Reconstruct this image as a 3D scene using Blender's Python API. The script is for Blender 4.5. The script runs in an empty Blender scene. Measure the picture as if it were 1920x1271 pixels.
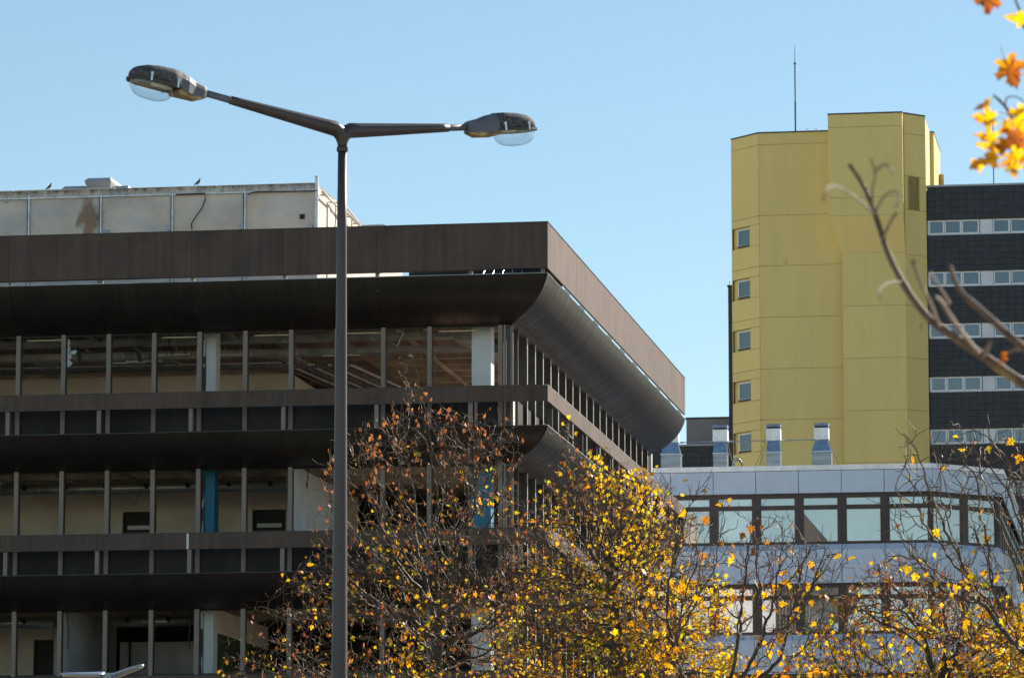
import bpy, math, random
import numpy as np
from mathutils import Vector, Matrix, noise

rnd = random.Random(7)
S = bpy.context.scene
C = S.collection
R = math.radians

# ------------------------------------------------------------------ camera
FPX = 8142.0                                   # focal length in pixels of a 1920 wide picture
PITCH = math.atan(1185 / FPX)
EYE = 1.6
cam_d = bpy.data.cameras.new('camera')
cam_d.sensor_width = 36.0
cam_d.lens = 36.0 * FPX / 1920.0
cam_d.clip_start = 0.5
cam_d.clip_end = 6000
cam_d.dof.use_dof = True
cam_d.dof.focus_distance = 72.0
cam_d.dof.aperture_fstop = 9.0
cam = bpy.data.objects.new('camera', cam_d)
C.objects.link(cam)
cam.location = (0, 0, EYE)
cam.rotation_euler = (math.pi / 2 + PITCH, 0, 0)
S.camera = cam

# ------------------------------------------------------------------ light
SUN_AZ = R(47)      # angle of the sun from +X towards +Y (away from the camera)
SUN_EL = R(29)
SKY_STRENGTH = 0.099
w = bpy.data.worlds.new('World')
S.world = w
w.use_nodes = True
nt = w.node_tree
nt.nodes.clear()
sky = nt.nodes.new('ShaderNodeTexSky')
sky.sky_type = 'NISHITA'
sky.sun_disc = False
sky.sun_elevation = SUN_EL
sky.sun_rotation = math.pi / 2 - SUN_AZ
sky.altitude = 300
sky.air_density = 1.0
sky.dust_density = 0.0
sky.ozone_density = 2.0
hs = nt.nodes.new('ShaderNodeHueSaturation')
hs.inputs['Saturation'].default_value = 0.98
hs.inputs['Value'].default_value = 1.0
bg = nt.nodes.new('ShaderNodeBackground')
bg.inputs[1].default_value = SKY_STRENGTH
wo = nt.nodes.new('ShaderNodeOutputWorld')
nt.links.new(sky.outputs[0], hs.inputs['Color'])
grade = nt.nodes.new('ShaderNodeMix'); grade.data_type = 'RGBA'; grade.blend_type = 'MULTIPLY'; grade.inputs[0].default_value = 1.0
grade.inputs[7].default_value = (0.78, 0.81, 0.75, 1)      # white balance of the photograph, the same over the whole sky
nt.links.new(hs.outputs[0], grade.inputs[6])
nt.links.new(grade.outputs[2], bg.inputs[0])
nt.links.new(bg.outputs[0], wo.inputs[0])

sun_d = bpy.data.lights.new('sun', 'SUN')
sun_d.energy = 5.0
sun_d.angle = R(0.53)
sun_d.color = (1.0, 0.89, 0.76)
sun = bpy.data.objects.new('sun', sun_d)
C.objects.link(sun)
sv = Vector((math.cos(SUN_EL) * math.cos(SUN_AZ), math.cos(SUN_EL) * math.sin(SUN_AZ), math.sin(SUN_EL)))
sun.rotation_euler = sv.to_track_quat('Z', 'Y').to_euler()
sun.location = (40, 40, 60)

S.view_settings.view_transform = 'Standard'
S.view_settings.look = 'None'
S.view_settings.gamma = 1.0
S.view_settings.exposure = 0.75
try:
    S.view_settings.use_curve_mapping = False
except Exception:
    pass

# ------------------------------------------------------------------ surveying: picture point at a known distance -> place
CPt, SPt = math.cos(PITCH), math.sin(PITCH)
def ray(px, py):
    u = (px - 960) / FPX; v = (635.5 - py) / FPX
    return Vector((u, CPt - v * SPt, SPt + v * CPt))
def at(px, py, d):
    r = ray(px, py)
    return Vector((r.x / r.y * d, d, EYE + r.z / r.y * d))
TH = math.atan(((2260 - 960) / FPX) * CPt)       # the blocks all share this heading
AX = Vector((math.cos(TH), -math.sin(TH), 0)); AY = Vector((math.sin(TH), math.cos(TH), 0))
BO = at(1027, 635, 119); BO.z = 0                # corner of the dark office block
TO = at(1425, 635, 274); TO.z = 0                # corner of the yellow tower
GO = at(1745, 635, 172); GO.z = 0                # corner of the pale grey block
def on_y(o, px, py, y):                          # picture ray meets a wall plane y = const of a block
    r = ray(px, py); c = Vector((0, 0, EYE)); t = (o + AY * y - c).dot(AY) / r.dot(AY)
    p = c + r * t - o
    return p.dot(AX), p.z
def on_x(o, px, py, x):
    r = ray(px, py); c = Vector((0, 0, EYE)); t = (o + AX * x - c).dot(AX) / r.dot(AX)
    p = c + r * t - o
    return p.dot(AY), p.z

# ------------------------------------------------------------------ materials
MATS = {}
def nn(t, k, **kw):
    n = t.nodes.new(k)
    for a, b in kw.items(): setattr(n, a, b)
    return n
def new_mat(name):
    m = bpy.data.materials.new(name); m.use_nodes = True
    t = m.node_tree; b = t.nodes['Principled BSDF']
    MATS[name] = m
    return m, t, b
def mapping(t, scale, kind='pos'):
    if kind == 'pos':
        g = nn(t, 'ShaderNodeNewGeometry').outputs['Position']
    else:
        g = nn(t, 'ShaderNodeTexCoord').outputs['Object']
    mp = nn(t, 'ShaderNodeMapping'); mp.inputs['Scale'].default_value = scale
    t.links.new(g, mp.inputs['Vector'])
    return mp.outputs[0]
def noise_ramp(t, vec, scale, detail, c0, c1, p0=0.35, p1=0.65, rough=0.55):
    n = nn(t, 'ShaderNodeTexNoise'); n.inputs['Scale'].default_value = scale
    n.inputs['Detail'].default_value = detail; n.inputs['Roughness'].default_value = rough
    t.links.new(vec, n.inputs['Vector'])
    r = nn(t, 'ShaderNodeValToRGB')
    r.color_ramp.elements[0].position = p0; r.color_ramp.elements[1].position = p1
    r.color_ramp.elements[0].color = (*c0, 1); r.color_ramp.elements[1].color = (*c1, 1)
    t.links.new(n.outputs['Fac'], r.inputs[0])
    return r.outputs[0]
def mul(t, a, b, mode='MULTIPLY', fac=1.0):
    x = nn(t, 'ShaderNodeMix', data_type='RGBA', blend_type=mode)
    x.inputs[0].default_value = fac
    t.links.new(a, x.inputs[6])
    if isinstance(b, tuple): x.inputs[7].default_value = (*b, 1)
    else: t.links.new(b, x.inputs[7])
    return x.outputs[2]
def obj_random(t, lo, hi):
    oi = nn(t, 'ShaderNodeObjectInfo')
    mr = nn(t, 'ShaderNodeMapRange'); mr.inputs[3].default_value = lo; mr.inputs[4].default_value = hi
    t.links.new(oi.outputs['Random'], mr.inputs[0])
    cb = nn(t, 'ShaderNodeCombineColor')
    for i in range(3): t.links.new(mr.outputs[0], cb.inputs[i])
    return cb.outputs[0]
def bump(t, b, vec, scale, strength, dist=0.01, detail=4):
    n = nn(t, 'ShaderNodeTexNoise'); n.inputs['Scale'].default_value = scale; n.inputs['Detail'].default_value = detail
    t.links.new(vec, n.inputs['Vector'])
    bp = nn(t, 'ShaderNodeBump'); bp.inputs['Strength'].default_value = strength; bp.inputs['Distance'].default_value = dist
    t.links.new(n.outputs['Fac'], bp.inputs['Height']); t.links.new(bp.outputs[0], b.inputs['Normal'])
def simple(name, col, rough=0.6, metal=0.0, var=0.12, vscale=3.0, stretch=(1, 1, 1), rnd_rng=None, bmp=0.0, bscale=20, spec=0.5):
    m, t, b = new_mat(name)
    v = mapping(t, stretch)
    c0 = tuple(max(0, c * (1 - var)) for c in col); c1 = tuple(min(1, c * (1 + var)) for c in col)
    o = noise_ramp(t, v, vscale, 5, c0, c1)
    if rnd_rng: o = mul(t, o, obj_random(t, *rnd_rng))
    t.links.new(o, b.inputs['Base Color'])
    b.inputs['Roughness'].default_value = rough; b.inputs['Metallic'].default_value = metal
    b.inputs['Specular IOR Level'].default_value = spec
    if bmp: bump(t, b, mapping(t, (1, 1, 1)), bscale, bmp)
    return m

def weathered_metal(name, col, rough, metal, streak=0.35, rng=(0.88, 1.12), sc=9.0, blotch=1.0):
    m, t, b = new_mat(name)
    oi = nn(t, 'ShaderNodeObjectInfo'); tc = nn(t, 'ShaderNodeTexCoord')
    mo = nn(t, 'ShaderNodeMath', operation='MULTIPLY'); mo.inputs[1].default_value = 60
    t.links.new(oi.outputs['Random'], mo.inputs[0])
    mp = nn(t, 'ShaderNodeMapping'); mp.inputs['Scale'].default_value = (1, 0.004, 0.010)
    t.links.new(tc.outputs['Object'], mp.inputs['Vector'])
    va = nn(t, 'ShaderNodeVectorMath', operation='ADD'); t.links.new(mp.outputs[0], va.inputs[0]); t.links.new(mo.outputs[0], va.inputs[1])
    v = va.outputs[0]
    a = noise_ramp(t, v, sc, 6, tuple(c * (1 - streak) for c in col), tuple(c * (1 + streak * 0.8) for c in col), 0.3, 0.7, 0.65)
    v2 = mapping(t, (1, 1, 1))
    a = mul(t, a, noise_ramp(t, v2, 0.9, 4, (1 - .18 * blotch, 1 - .18 * blotch, 1 - .16 * blotch), (1 + .12 * blotch, 1 + .10 * blotch, 1 + .07 * blotch)))
    a = mul(t, a, obj_random(t, *rng))
    # lime and dust specks
    sp = noise_ramp(t, v2, 14, 2, (0, 0, 0), (1, 1, 1), 0.79, 0.82)
    a = mul(t, a, sp, 'ADD', 0.10)
    t.links.new(a, b.inputs['Base Color'])
    rr = noise_ramp(t, v, sc * 1.3, 5, (rough - 0.08,) * 3, (rough + 0.12,) * 3)
    t.links.new(rr, b.inputs['Roughness'])
    b.inputs['Metallic'].default_value = metal
    b.inputs['Specular IOR Level'].default_value = 0.35
    bump(t, b, v, 6, 0.06, 0.02, 3)
    return m

M_BRONZE = weathered_metal('bronze_sheet', (0.104, 0.068, 0.053), 0.52, 0.15, 0.16, (0.92, 1.08), 5)
M_CURVE = weathered_metal('dark_bronze_sheet', (0.052, 0.039, 0.035), 0.36, 0.50, 0.14, (0.94, 1.06), 12)
M_MULL = simple('brown_grey_aluminium', (0.26, 0.21, 0.175), 0.55, 0.05, 0.10, 4, (1, 1, .2))
M_MULLDARK = simple('dark_brown_paint', (0.055, 0.045, 0.040), 0.45, 0.1, 0.2, 5)
M_PALEALU = simple('pale_aluminium_edge', (0.62, 0.62, 0.60), 0.4, 0.3, 0.15, 5)
M_SILL = simple('dark_sill_panel', (0.030, 0.026, 0.024), 0.55, 0.0, 0.25, 1.6, (1, 1, .4), (0.8, 1.25), spec=0.25)
M_CONC_IN = simple('raw_ceiling_concrete', (0.52, 0.42, 0.33), 0.9, 0, 0.30, 1.2, (1, 1, 1), (0.75, 1.15), 0.3, 12)
M_WALL_IN = simple('beige_inner_wall', (0.76, 0.67, 0.56), 0.9, 0, 0.10, 1.0)
M_WALL_WHITE = simple('pale_blue_white_wall', (0.70, 0.78, 0.86), 0.8, 0, 0.10, 0.8)
M_WALL_GREY = simple('stained_white_wall', (0.72, 0.72, 0.75), 0.85, 0, 0.18, 0.7)
M_GREEN_IN = simple('dark_green_wall', (0.04, 0.065, 0.028), 0.8, 0, 0.2, 1.0)
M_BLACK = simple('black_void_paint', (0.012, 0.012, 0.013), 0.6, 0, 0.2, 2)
M_FLOOR_IN = simple('dusty_screed', (0.30, 0.27, 0.24), 0.95, 0, 0.2, 1.0)
M_DUCT = simple('galvanised_duct', (0.36, 0.37, 0.36), 0.38, 0.6, 0.25, 2.0, (1, 1, 1), (0.8, 1.15))
M_PIPE = simple('wrapped_pipe', (0.20, 0.22, 0.22), 0.4, 0.5, 0.3, 3.0, (1, 1, 1), (0.7, 1.2))
M_COLW = simple('white_painted_column', (0.74, 0.76, 0.78), 0.7, 0, 0.06, 1.4)
M_COLB = simple('blue_painted_column', (0.03, 0.20, 0.34), 0.55, 0, 0.08, 1.6)
M_TAN = simple('tan_blind_rail', (0.60, 0.48, 0.34), 0.6, 0, 0.08)
M_CABLE = simple('black_cable', (0.02, 0.02, 0.022), 0.5)
M_STEEL = simple('zinc_strut', (0.55, 0.58, 0.62), 0.35, 0.7, 0.2, 6)
M_ROOFING = simple('dark_roofing_felt', (0.07, 0.07, 0.075), 0.9, 0, 0.2)
M_HOOD = simple('grey_vent_sheet', (0.40, 0.42, 0.46), 0.45, 0.2, 0.1, 2)
M_PLASTIC = simple('white_plastic_film', (0.70, 0.78, 0.86), 0.3, 0, 0.1, 12)
M_PEEL, t, b = new_mat('peeling_brown_paint')
t.links.new(noise_ramp(t, mapping(t, (1, 1, .22)), 6, 8, (0.06, 0.042, 0.036), (0.60, 0.60, 0.60), 0.56, 0.58, 0.6), b.inputs['Base Color'])
M_GALVB = simple('dark_reflection_galvanised', (0.26, 0.28, 0.31), 0.32, 0.75, 0.22, 2.0, (.3, .3, 4))  # darker sheet tone stands in for dark reflections on the duct bases
M_GALVW = simple('white_faced_duct_sheet', (0.80, 0.83, 0.85), 0.5, 0.2, 0.08, 3)
M_YEL = None
def concrete_mat():
    m, t, b = new_mat('old_painted_concrete')
    p = mapping(t, (1, 1, 1))
    base = noise_ramp(t, p, 0.8, 6, (0.66, 0.59, 0.50), (0.80, 0.75, 0.67), 0.35, 0.65)
    patch = noise_ramp(t, mapping(t, (0.6, 0.6, 1.3)), 1.1, 8, (0.90, 0.92, 0.96), (1.04, 1.0, 0.95), 0.44, 0.54, 0.7)
    base = mul(t, base, patch)
    # algae and soot running down from the coping
    sep = nn(t, 'ShaderNodeSeparateXYZ'); t.links.new(nn(t, 'ShaderNodeTexCoord').outputs['Object'], sep.inputs[0])
    st = nn(t, 'ShaderNodeTexNoise'); st.inputs['Scale'].default_value = 5; st.inputs['Detail'].default_value = 8
    st.inputs['Roughness'].default_value = 0.7
    t.links.new(mapping(t, (1, 1, 0.5)), st.inputs['Vector'])
    mz = nn(t, 'ShaderNodeMapRange'); mz.inputs[1].default_value = 24.20; mz.inputs[2].default_value = 24.58
    t.links.new(sep.outputs['Z'], mz.inputs[0])
    ad = nn(t, 'ShaderNodeMath', operation='MULTIPLY'); t.links.new(mz.outputs[0], ad.inputs[0]); t.links.new(st.outputs['Fac'], ad.inputs[1])
    rp = nn(t, 'ShaderNodeValToRGB'); rp.color_ramp.elements[0].position = 0.30; rp.color_ramp.elements[1].position = 0.60
    rp.color_ramp.elements[0].color = (1, 1, 1, 1); rp.color_ramp.elements[1].color = (0.22, 0.19, 0.15, 1)
    t.links.new(ad.outputs[0], rp.inputs[0])
    base = mul(t, base, rp.outputs[0])
    # the brown rust stain by one strut
    cx = nn(t, 'ShaderNodeVectorMath', operation='SUBTRACT'); cx.inputs[1].default_value = (-14.66, 6, 23.72)
    t.links.new(nn(t, 'ShaderNodeTexCoord').outputs['Object'], cx.inputs[0])
    sc = nn(t, 'ShaderNodeVectorMath', operation='MULTIPLY'); sc.inputs[1].default_value = (1.9, 0, 1.2)
    t.links.new(cx.outputs[0], sc.inputs[0])
    ln = nn(t, 'ShaderNodeVectorMath', operation='LENGTH'); t.links.new(sc.outputs[0], ln.inputs[0])
    n2 = nn(t, 'ShaderNodeTexNoise'); n2.inputs['Scale'].default_value = 3.0; n2.inputs['Detail'].default_value = 7
    t.links.new(mapping(t, (1, 1, 1)), n2.inputs['Vector'])
    s2 = nn(t, 'ShaderNodeMath', operation='MULTIPLY_ADD'); s2.inputs[1].default_value = 1.5
    t.links.new(n2.outputs['Fac'], s2.inputs[0]); t.links.new(ln.outputs['Value'], s2.inputs[2])
    r2 = nn(t, 'ShaderNodeValToRGB'); r2.color_ramp.elements[0].position = 0.0; r2.color_ramp.elements[1].position = 1.0
    r2.color_ramp.elements[0].color = (0.50, 0.38, 0.30, 1); r2.color_ramp.elements[1].color = (1, 1, 1, 1)
    mr = nn(t, 'ShaderNodeMapRange'); mr.inputs[1].default_value = 1.25; mr.inputs[2].default_value = 1.62
    t.links.new(s2.outputs[0], mr.inputs[0]); t.links.new(mr.outputs[0], r2.inputs[0])
    base = mul(t, base, r2.outputs[0])
    pits = noise_ramp(t, p, 7, 3, (1, 1, 1), (0.5, 0.42, 0.35), 0.70, 0.76)
    base = mul(t, base, pits)
    t.links.new(base, b.inputs['Base Color']); b.inputs['Roughness'].default_value = 0.9
    bump(t, b, p, 6, 0.5, 0.02, 6)
    return m
M_CONC = concrete_mat()

def render_mat(name, col):
    m, t, b = new_mat(name)
    p = mapping(t, (1, 1, 1))
    base = noise_ramp(t, mapping(t, (1, 1, 0.25)), 0.35, 6, tuple(c * 0.96 for c in col), tuple(c * 1.03 for c in col))
    fine = noise_ramp(t, mapping(t, (1, 1, 0.05)), 3.5, 3, (0.98,) * 3, (1.015,) * 3)
    base = mul(t, base, fine)
    sm = noise_ramp(t, p, 0.7, 2, (1, 1, 1), (0.80, 0.78, 0.74), 0.74, 0.80)
    base = mul(t, base, sm)
    base = mul(t, base, obj_random(t, 0.97, 1.03))
    t.links.new(base, b.inputs['Base Color']); b.inputs['Roughness'].default_value = 0.85
    # fine ribbing of the cladding
    sepx = nn(t, 'ShaderNodeTexWave', bands_direction='X'); sepx.inputs['Scale'].default_value = 1.6
    t.links.new(mapping(t, (1, 1, 0)), sepx.inputs['Vector'])
    bp = nn(t, 'ShaderNodeBump'); bp.inputs['Strength'].default_value = 0.15; bp.inputs['Distance'].default_value = 0.02
    t.links.new(sepx.outputs['Fac'], bp.inputs['Height']); t.links.new(bp.outputs[0], b.inputs['Normal'])
    return m
M_YEL = render_mat('yellow_cladding', (0.87, 0.675, 0.255))
M_YELRIM = simple('dark_roof_edge', (0.05, 0.05, 0.06), 0.5, 0.3)
M_YELFRAME = simple('yellow_louvre_paint', (0.50, 0.42, 0.17), 0.6, 0.1)
M_LILAC = simple('grey_lilac_render', (0.36, 0.32, 0.32), 0.85, 0, 0.05, 0.6)
M_TILE = simple('slate_blue_tile', (0.022, 0.024, 0.033), 0.45, 0.0, 0.25, 2.0, (1, 1, 1), (0.85, 1.18))
M_TILEBACK = simple('tile_bedding', (0.012, 0.013, 0.017), 0.8)
M_WHITEFR = simple('white_window_paint', (0.82, 0.84, 0.87), 0.5, 0, 0.04)
M_WHITEPN = simple('white_infill_panel', (0.76, 0.78, 0.82), 0.5, 0, 0.06, 1.2, (1, 1, 1), (0.93, 1.05))
M_GPANEL = weathered_metal('pale_grey_panel', (0.53, 0.62, 0.75), 0.42, 0.05, 0.04, (0.96, 1.04), 3, 0.3)
M_COPING = simple('white_coping', (0.90, 0.92, 0.94), 0.5, 0, 0.10, 2.5, (1, 1, 1), (0.93, 1.05))
M_DKFRAME = simple('dark_brown_window_frame', (0.045, 0.026, 0.024), 0.4, 0.0, 0.25, 2)
M_BLINDG = simple('grey_cloth_blind', (0.42, 0.43, 0.43), 0.9, 0, 0.10, 1.5, (1, 1, 1), (0.6, 1.2))
M_BLIND = simple('cream_roller_blind', (0.70, 0.70, 0.66), 0.9, 0, 0.04)
M_ROOM = simple('office_wall_paint', (0.82, 0.83, 0.80), 0.9, 0, 0.06, 0.5)
M_GALV = simple('sky_reflection_galvanised', (0.30, 0.36, 0.44), 0.20, 0.85, 0.2, 3.0, (1, 1, 2.5))  # blue in the sheet colour stands in for reflected sky
M_POLE = simple('brown_violet_pole_paint', (0.070, 0.054, 0.056), 0.42, 0.1, 0.12, 4, (1, 1, 0.2), None, 0.05, 30)
M_LAMPGREY = simple('lamp_housing_paint', (0.12, 0.13, 0.16), 0.55, 0.0, 0.15, 8)
M_LAMPMOSS = simple('lichen_covered_fibreglass', (0.07, 0.075, 0.085), 0.8, 0, 0.55, 28, (1, 1, 1), None, 0.6, 60)
M_REFL = simple('tan_reflector', (0.42, 0.30, 0.16), 0.35, 0.5, 0.5, 9)
M_CLIP = simple('bright_clip', (0.75, 0.80, 0.85), 0.25, 0.7)
M_SILVER = simple('silver_lamp_shell', (0.62, 0.66, 0.70), 0.25, 0.8, 0.08)
M_LENS = simple('lamp_lens', (0.60, 0.57, 0.50), 0.2, 0.0, 0.1)
M_BIRD = simple('slate_pigeon_plumage', (0.07, 0.08, 0.10), 0.6, 0, 0.4, 30)
M_BIRDNECK = simple('green_neck_sheen', (0.06, 0.13, 0.09), 0.4, 0, 0.3, 30)
M_HORN = simple('dark_beak_and_feet', (0.10, 0.05, 0.04), 0.6)
M_PINK = simple('pink_blossom', (0.55, 0.12, 0.25), 0.7)
M_POT = simple('window_plant_green', (0.03, 0.06, 0.02), 0.7)

def bark_mat(name, c0, c1):
    m, t, b = new_mat(name)
    p = mapping(t, (1, 1, 0.4))
    a = noise_ramp(t, p, 14, 8, c0, c1, 0.35, 0.7, 0.7)
    li = noise_ramp(t, mapping(t, (1, 1, 1)), 5, 4, (0, 0, 0), (0.16, 0.12, 0.02), 0.56, 0.66)
    a = mul(t, a, li, 'ADD', 0.8)
    t.links.new(a, b.inputs['Base Color']); b.inputs['Roughness'].default_value = 0.7
    bump(t, b, p, 30, 0.5, 0.01)
    return m
M_BARK = bark_mat('maple_bark', (0.035, 0.027, 0.020), (0.13, 0.10, 0.075))
M_TWIG = bark_mat('maple_twig', (0.065, 0.040, 0.027), (0.21, 0.135, 0.095))

def leaf_mat(name, stops, trans=0.5, rough=0.45):
    m, t, b = new_mat(name)
    at_ = nn(t, 'ShaderNodeAttribute', attribute_name='tint')
    r = nn(t, 'ShaderNodeValToRGB')
    el = r.color_ramp.elements
    el[0].position = stops[0][0]; el[0].color = (*stops[0][1], 1)
    el[1].position = stops[-1][0]; el[1].color = (*stops[-1][1], 1)
    for p, c in stops[1:-1]:
        e = el.new(p); e.color = (*c, 1)
    t.links.new(at_.outputs['Fac'], r.inputs[0])
    n = noise_ramp(t, mapping(t, (1, 1, 1)), 35, 3, (0.72, 0.66, 0.6), (1.08, 1.08, 1.05), 0.3, 0.6)
    col = mul(t, r.outputs[0], n)
    t.links.new(col, b.inputs['Base Color']); b.inputs['Roughness'].default_value = rough
    tr = nn(t, 'ShaderNodeBsdfTranslucent'); t.links.new(col, tr.inputs[0])
    mx = nn(t, 'ShaderNodeMixShader'); mx.inputs[0].default_value = trans
    t.links.new(b.outputs[0], mx.inputs[1]); t.links.new(tr.outputs[0], mx.inputs[2])
    t.links.new(mx.outputs[0], t.nodes['Material Output'].inputs[0])
    return m
M_LEAF = leaf_mat('autumn_maple_leaf', [(0.0, (0.26, 0.07, 0.02)), (0.22, (0.55, 0.17, 0.015)), (0.42, (0.95, 0.44, 0.008)),
                                      (0.62, (1.0, 0.62, 0.010)), (0.85, (0.92, 0.70, 0.02)), (1.0, (0.52, 0.56, 0.03))], 0.65)
M_SEED = leaf_mat('dry_rust_leaf', [(0.0, (0.12, 0.045, 0.025)), (0.5, (0.46, 0.13, 0.035)), (1.0, (0.75, 0.30, 0.10))], 0.5)

def glass_mat(name, tint=(0.85, 0.95, 0.97), refl=0.9, base_refl=0.06, rough=0.0):
    m, t, b = new_mat(name)
    tb = nn(t, 'ShaderNodeBsdfTransparent'); tb.inputs[0].default_value = (*tint, 1)
    gl = nn(t, 'ShaderNodeBsdfGlossy'); gl.inputs[0].default_value = (refl, refl, refl, 1); gl.inputs['Roughness'].default_value = rough
    lw = nn(t, 'ShaderNodeLayerWeight'); lw.inputs[0].default_value = 0.5
    pw = nn(t, 'ShaderNodeMath', operation='POWER'); pw.inputs[1].default_value = 4.0
    t.links.new(lw.outputs['Facing'], pw.inputs[0])
    mr = nn(t, 'ShaderNodeMapRange'); mr.inputs[3].default_value = base_refl; mr.inputs[4].default_value = 0.8
    t.links.new(pw.outputs[0], mr.inputs[0])
    mx = nn(t, 'ShaderNodeMixShader')
    t.links.new(mr.outputs[0], mx.inputs[0]); t.links.new(tb.outputs[0], mx.inputs[1]); t.links.new(gl.outputs[0], mx.inputs[2])
    t.links.new(mx.outputs[0], t.nodes['Material Output'].inputs[0])
    return m
M_GLASS = glass_mat('window_glass', (0.96, 0.975, 0.97), 0.95, 0.26, 0.01)
M_GLASSD = glass_mat('dark_blue_glass', (0.55, 0.62, 0.66), 0.95, 0.13, 0.02)
M_BOWL = glass_mat('clear_lamp_bowl', (0.90, 0.92, 0.93), 0.9, 0.10, 0.12)

# ------------------------------------------------------------------ mesh helpers
class MB:
    def __init__(s): s.v = []; s.f = []
    def add(s, vs, fs):
        o = len(s.v); s.v += [tuple(p) for p in vs]; s.f += [tuple(i + o for i in f) for f in fs]; return s
    def box(s, x0, x1, y0, y1, z0, z1):
        return s.add([(x0, y0, z0), (x1, y0, z0), (x1, y1, z0), (x0, y1, z0), (x0, y0, z1), (x1, y0, z1), (x1, y1, z1), (x0, y1, z1)],
                     [(0, 3, 2, 1), (4, 5, 6, 7), (0, 1, 5, 4), (1, 2, 6, 5), (2, 3, 7, 6), (3, 0, 4, 7)])
    def hexa(s, lo, hi):                       # two quads of four points
        return s.add(list(lo) + list(hi), [(0, 3, 2, 1), (4, 5, 6, 7), (0, 1, 5, 4), (1, 2, 6, 5), (2, 3, 7, 6), (3, 0, 4, 7)])
    def prism(s, poly, z0, z1):                # poly counter-clockwise
        n = len(poly)
        return s.add([(x, y, z0) for x, y in poly] + [(x, y, z1) for x, y in poly],
                     [tuple(reversed(range(n))), tuple(range(n, 2 * n))] + [(i, (i + 1) % n, n + (i + 1) % n, n + i) for i in range(n)])
    def rings(s, rs, cap=True, closed=True):
        n = len(rs[0]); vs = [p for r in rs for p in r]; fs = []
        for k in range(len(rs) - 1):
            for i in range(n if closed else n - 1):
                j = (i + 1) % n
                fs.append((k * n + i, k * n + j, (k + 1) * n + j, (k + 1) * n + i))
        if cap:
            fs.append(tuple(reversed(range(n)))); fs.append(tuple(range((len(rs) - 1) * n, len(rs) * n)))
        return s.add(vs, fs)
    def tube(s, pts, rad, n=8, cap=True):
        pts = [Vector(p) for p in pts]
        if not isinstance(rad, (list, tuple)): rad = [rad] * len(pts)
        rs = []; up = None
        for i, p in enumerate(pts):
            d = (pts[min(i + 1, len(pts) - 1)] - pts[max(i - 1, 0)]).normalized()
            if up is None:
                up = Vector((0, 0, 1)) if abs(d.z) < 0.9 else Vector((1, 0, 0))
            a = d.cross(up).normalized(); bb = a.cross(d).normalized(); up = bb
            rs.append([tuple(p + (a * math.cos(2 * math.pi * k / n) + bb * math.sin(2 * math.pi * k / n)) * rad[i]) for k in range(n)])
        return s.rings(rs, cap)
    def mesh(s, name, mat, smooth=False):
        me = bpy.data.meshes.new(name); me.from_pydata(s.v, [], s.f); me.materials.append(mat)
        if smooth: me.shade_smooth()
        me.update(); return me
    def build(s, name, mat, parent=None, smooth=False, **kw):
        me = s.mesh(name, mat, smooth)
        if smooth == 'auto':
            pass
        o = bpy.data.objects.new(name, me); C.objects.link(o)
        if parent: o.parent = parent
        tag(o, **kw)
        return o
def tag(o, label=None, cat=None, group=None, kind=None):
    if label: o['label'] = label
    if cat: o['category'] = cat
    if group: o['group'] = group
    if kind: o['kind'] = kind
    return o
def empty(name, loc, rz=0.0, **kw):
    o = bpy.data.objects.new(name, None); C.objects.link(o)
    o.location = loc; o.rotation_euler = (0, 0, rz); o.empty_display_size = 0.5
    return tag(o, **kw)
def put(me, name, parent, loc=(0, 0, 0), rz=0.0, **kw):
    o = bpy.data.objects.new(name, me); C.objects.link(o); o.parent = parent
    o.location = loc; o.rotation_euler = (0, 0, rz)
    return tag(o, **kw)
def copy_tree(o, parent=None):
    c = o.copy(); C.objects.link(c); c.parent = parent
    for ch in [x for x in o.children]:
        copy_tree(ch, c)
    return c
BOXES = {}
class Face:
    """a wall plane of a block: s runs along the wall, d is outward, z is up"""
    def __init__(s, parent, ox, oy, rot):
        s.p = parent; s.ox = ox; s.oy = oy; s.rot = rot
    def loc(s, a, d, z):
        c, n = math.cos(s.rot), math.sin(s.rot)
        return (s.ox + a * c + d * n, s.oy + a * n - d * c, z)
    def box(s, name, mat, s0, s1, d0, d1, z0, z1, parent=None, **kw):
        k = (name, mat.name, round(s1 - s0, 4), round(d1 - d0, 4), round(z1 - z0, 4))
        if k not in BOXES:
            BOXES[k] = MB().box(0, s1 - s0, -(d1 - d0), 0, 0, z1 - z0).mesh(name, mat)
        return put(BOXES[k], name, s.p, s.loc(s0, d0, z0), s.rot, **kw)
    def put(s, me, name, a, d, z, **kw):
        return put(me, name, s.p, s.loc(a, d, z), s.rot, **kw)

# ------------------------------------------------------------------ ground
gm, t, b = new_mat('pale_yard_and_dry_lawn')
p = mapping(t, (1, 1, 1))
a = noise_ramp(t, p, 0.05, 8, (0.24, 0.23, 0.13), (0.42, 0.38, 0.31), 0.35, 0.5)
a = mul(t, a, noise_ramp(t, p, 9, 4, (1, 1, 1), (3.0, 1.9, 0.5), 0.62, 0.68))
t.links.new(a, b.inputs['Base Color']); b.inputs['Roughness'].default_value = 0.95
g = MB().add([(-3000, -1500, 0), (3000, -1500, 0), (3000, 4500, 0), (-3000, 4500, 0)], [(0, 1, 2, 3)]).build('ground', gm, kind='structure')
M_PAVE = simple('grey_paving', (0.36, 0.34, 0.31), 0.9, 0, 0.15, 0.5)
M_ASPH = simple('asphalt', (0.055, 0.055, 0.056), 0.85, 0, 0.2, 3)
M_GRASS = simple('dark_lawn', (0.045, 0.065, 0.022), 0.95, 0, 0.35, 2)  # unseen lawn, colour kept dark to dim light bounced onto the aprons
MB().box(-90, 20, 110, 117, -0.2, 0.12).build('pavement', M_PAVE, kind='structure')
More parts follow.
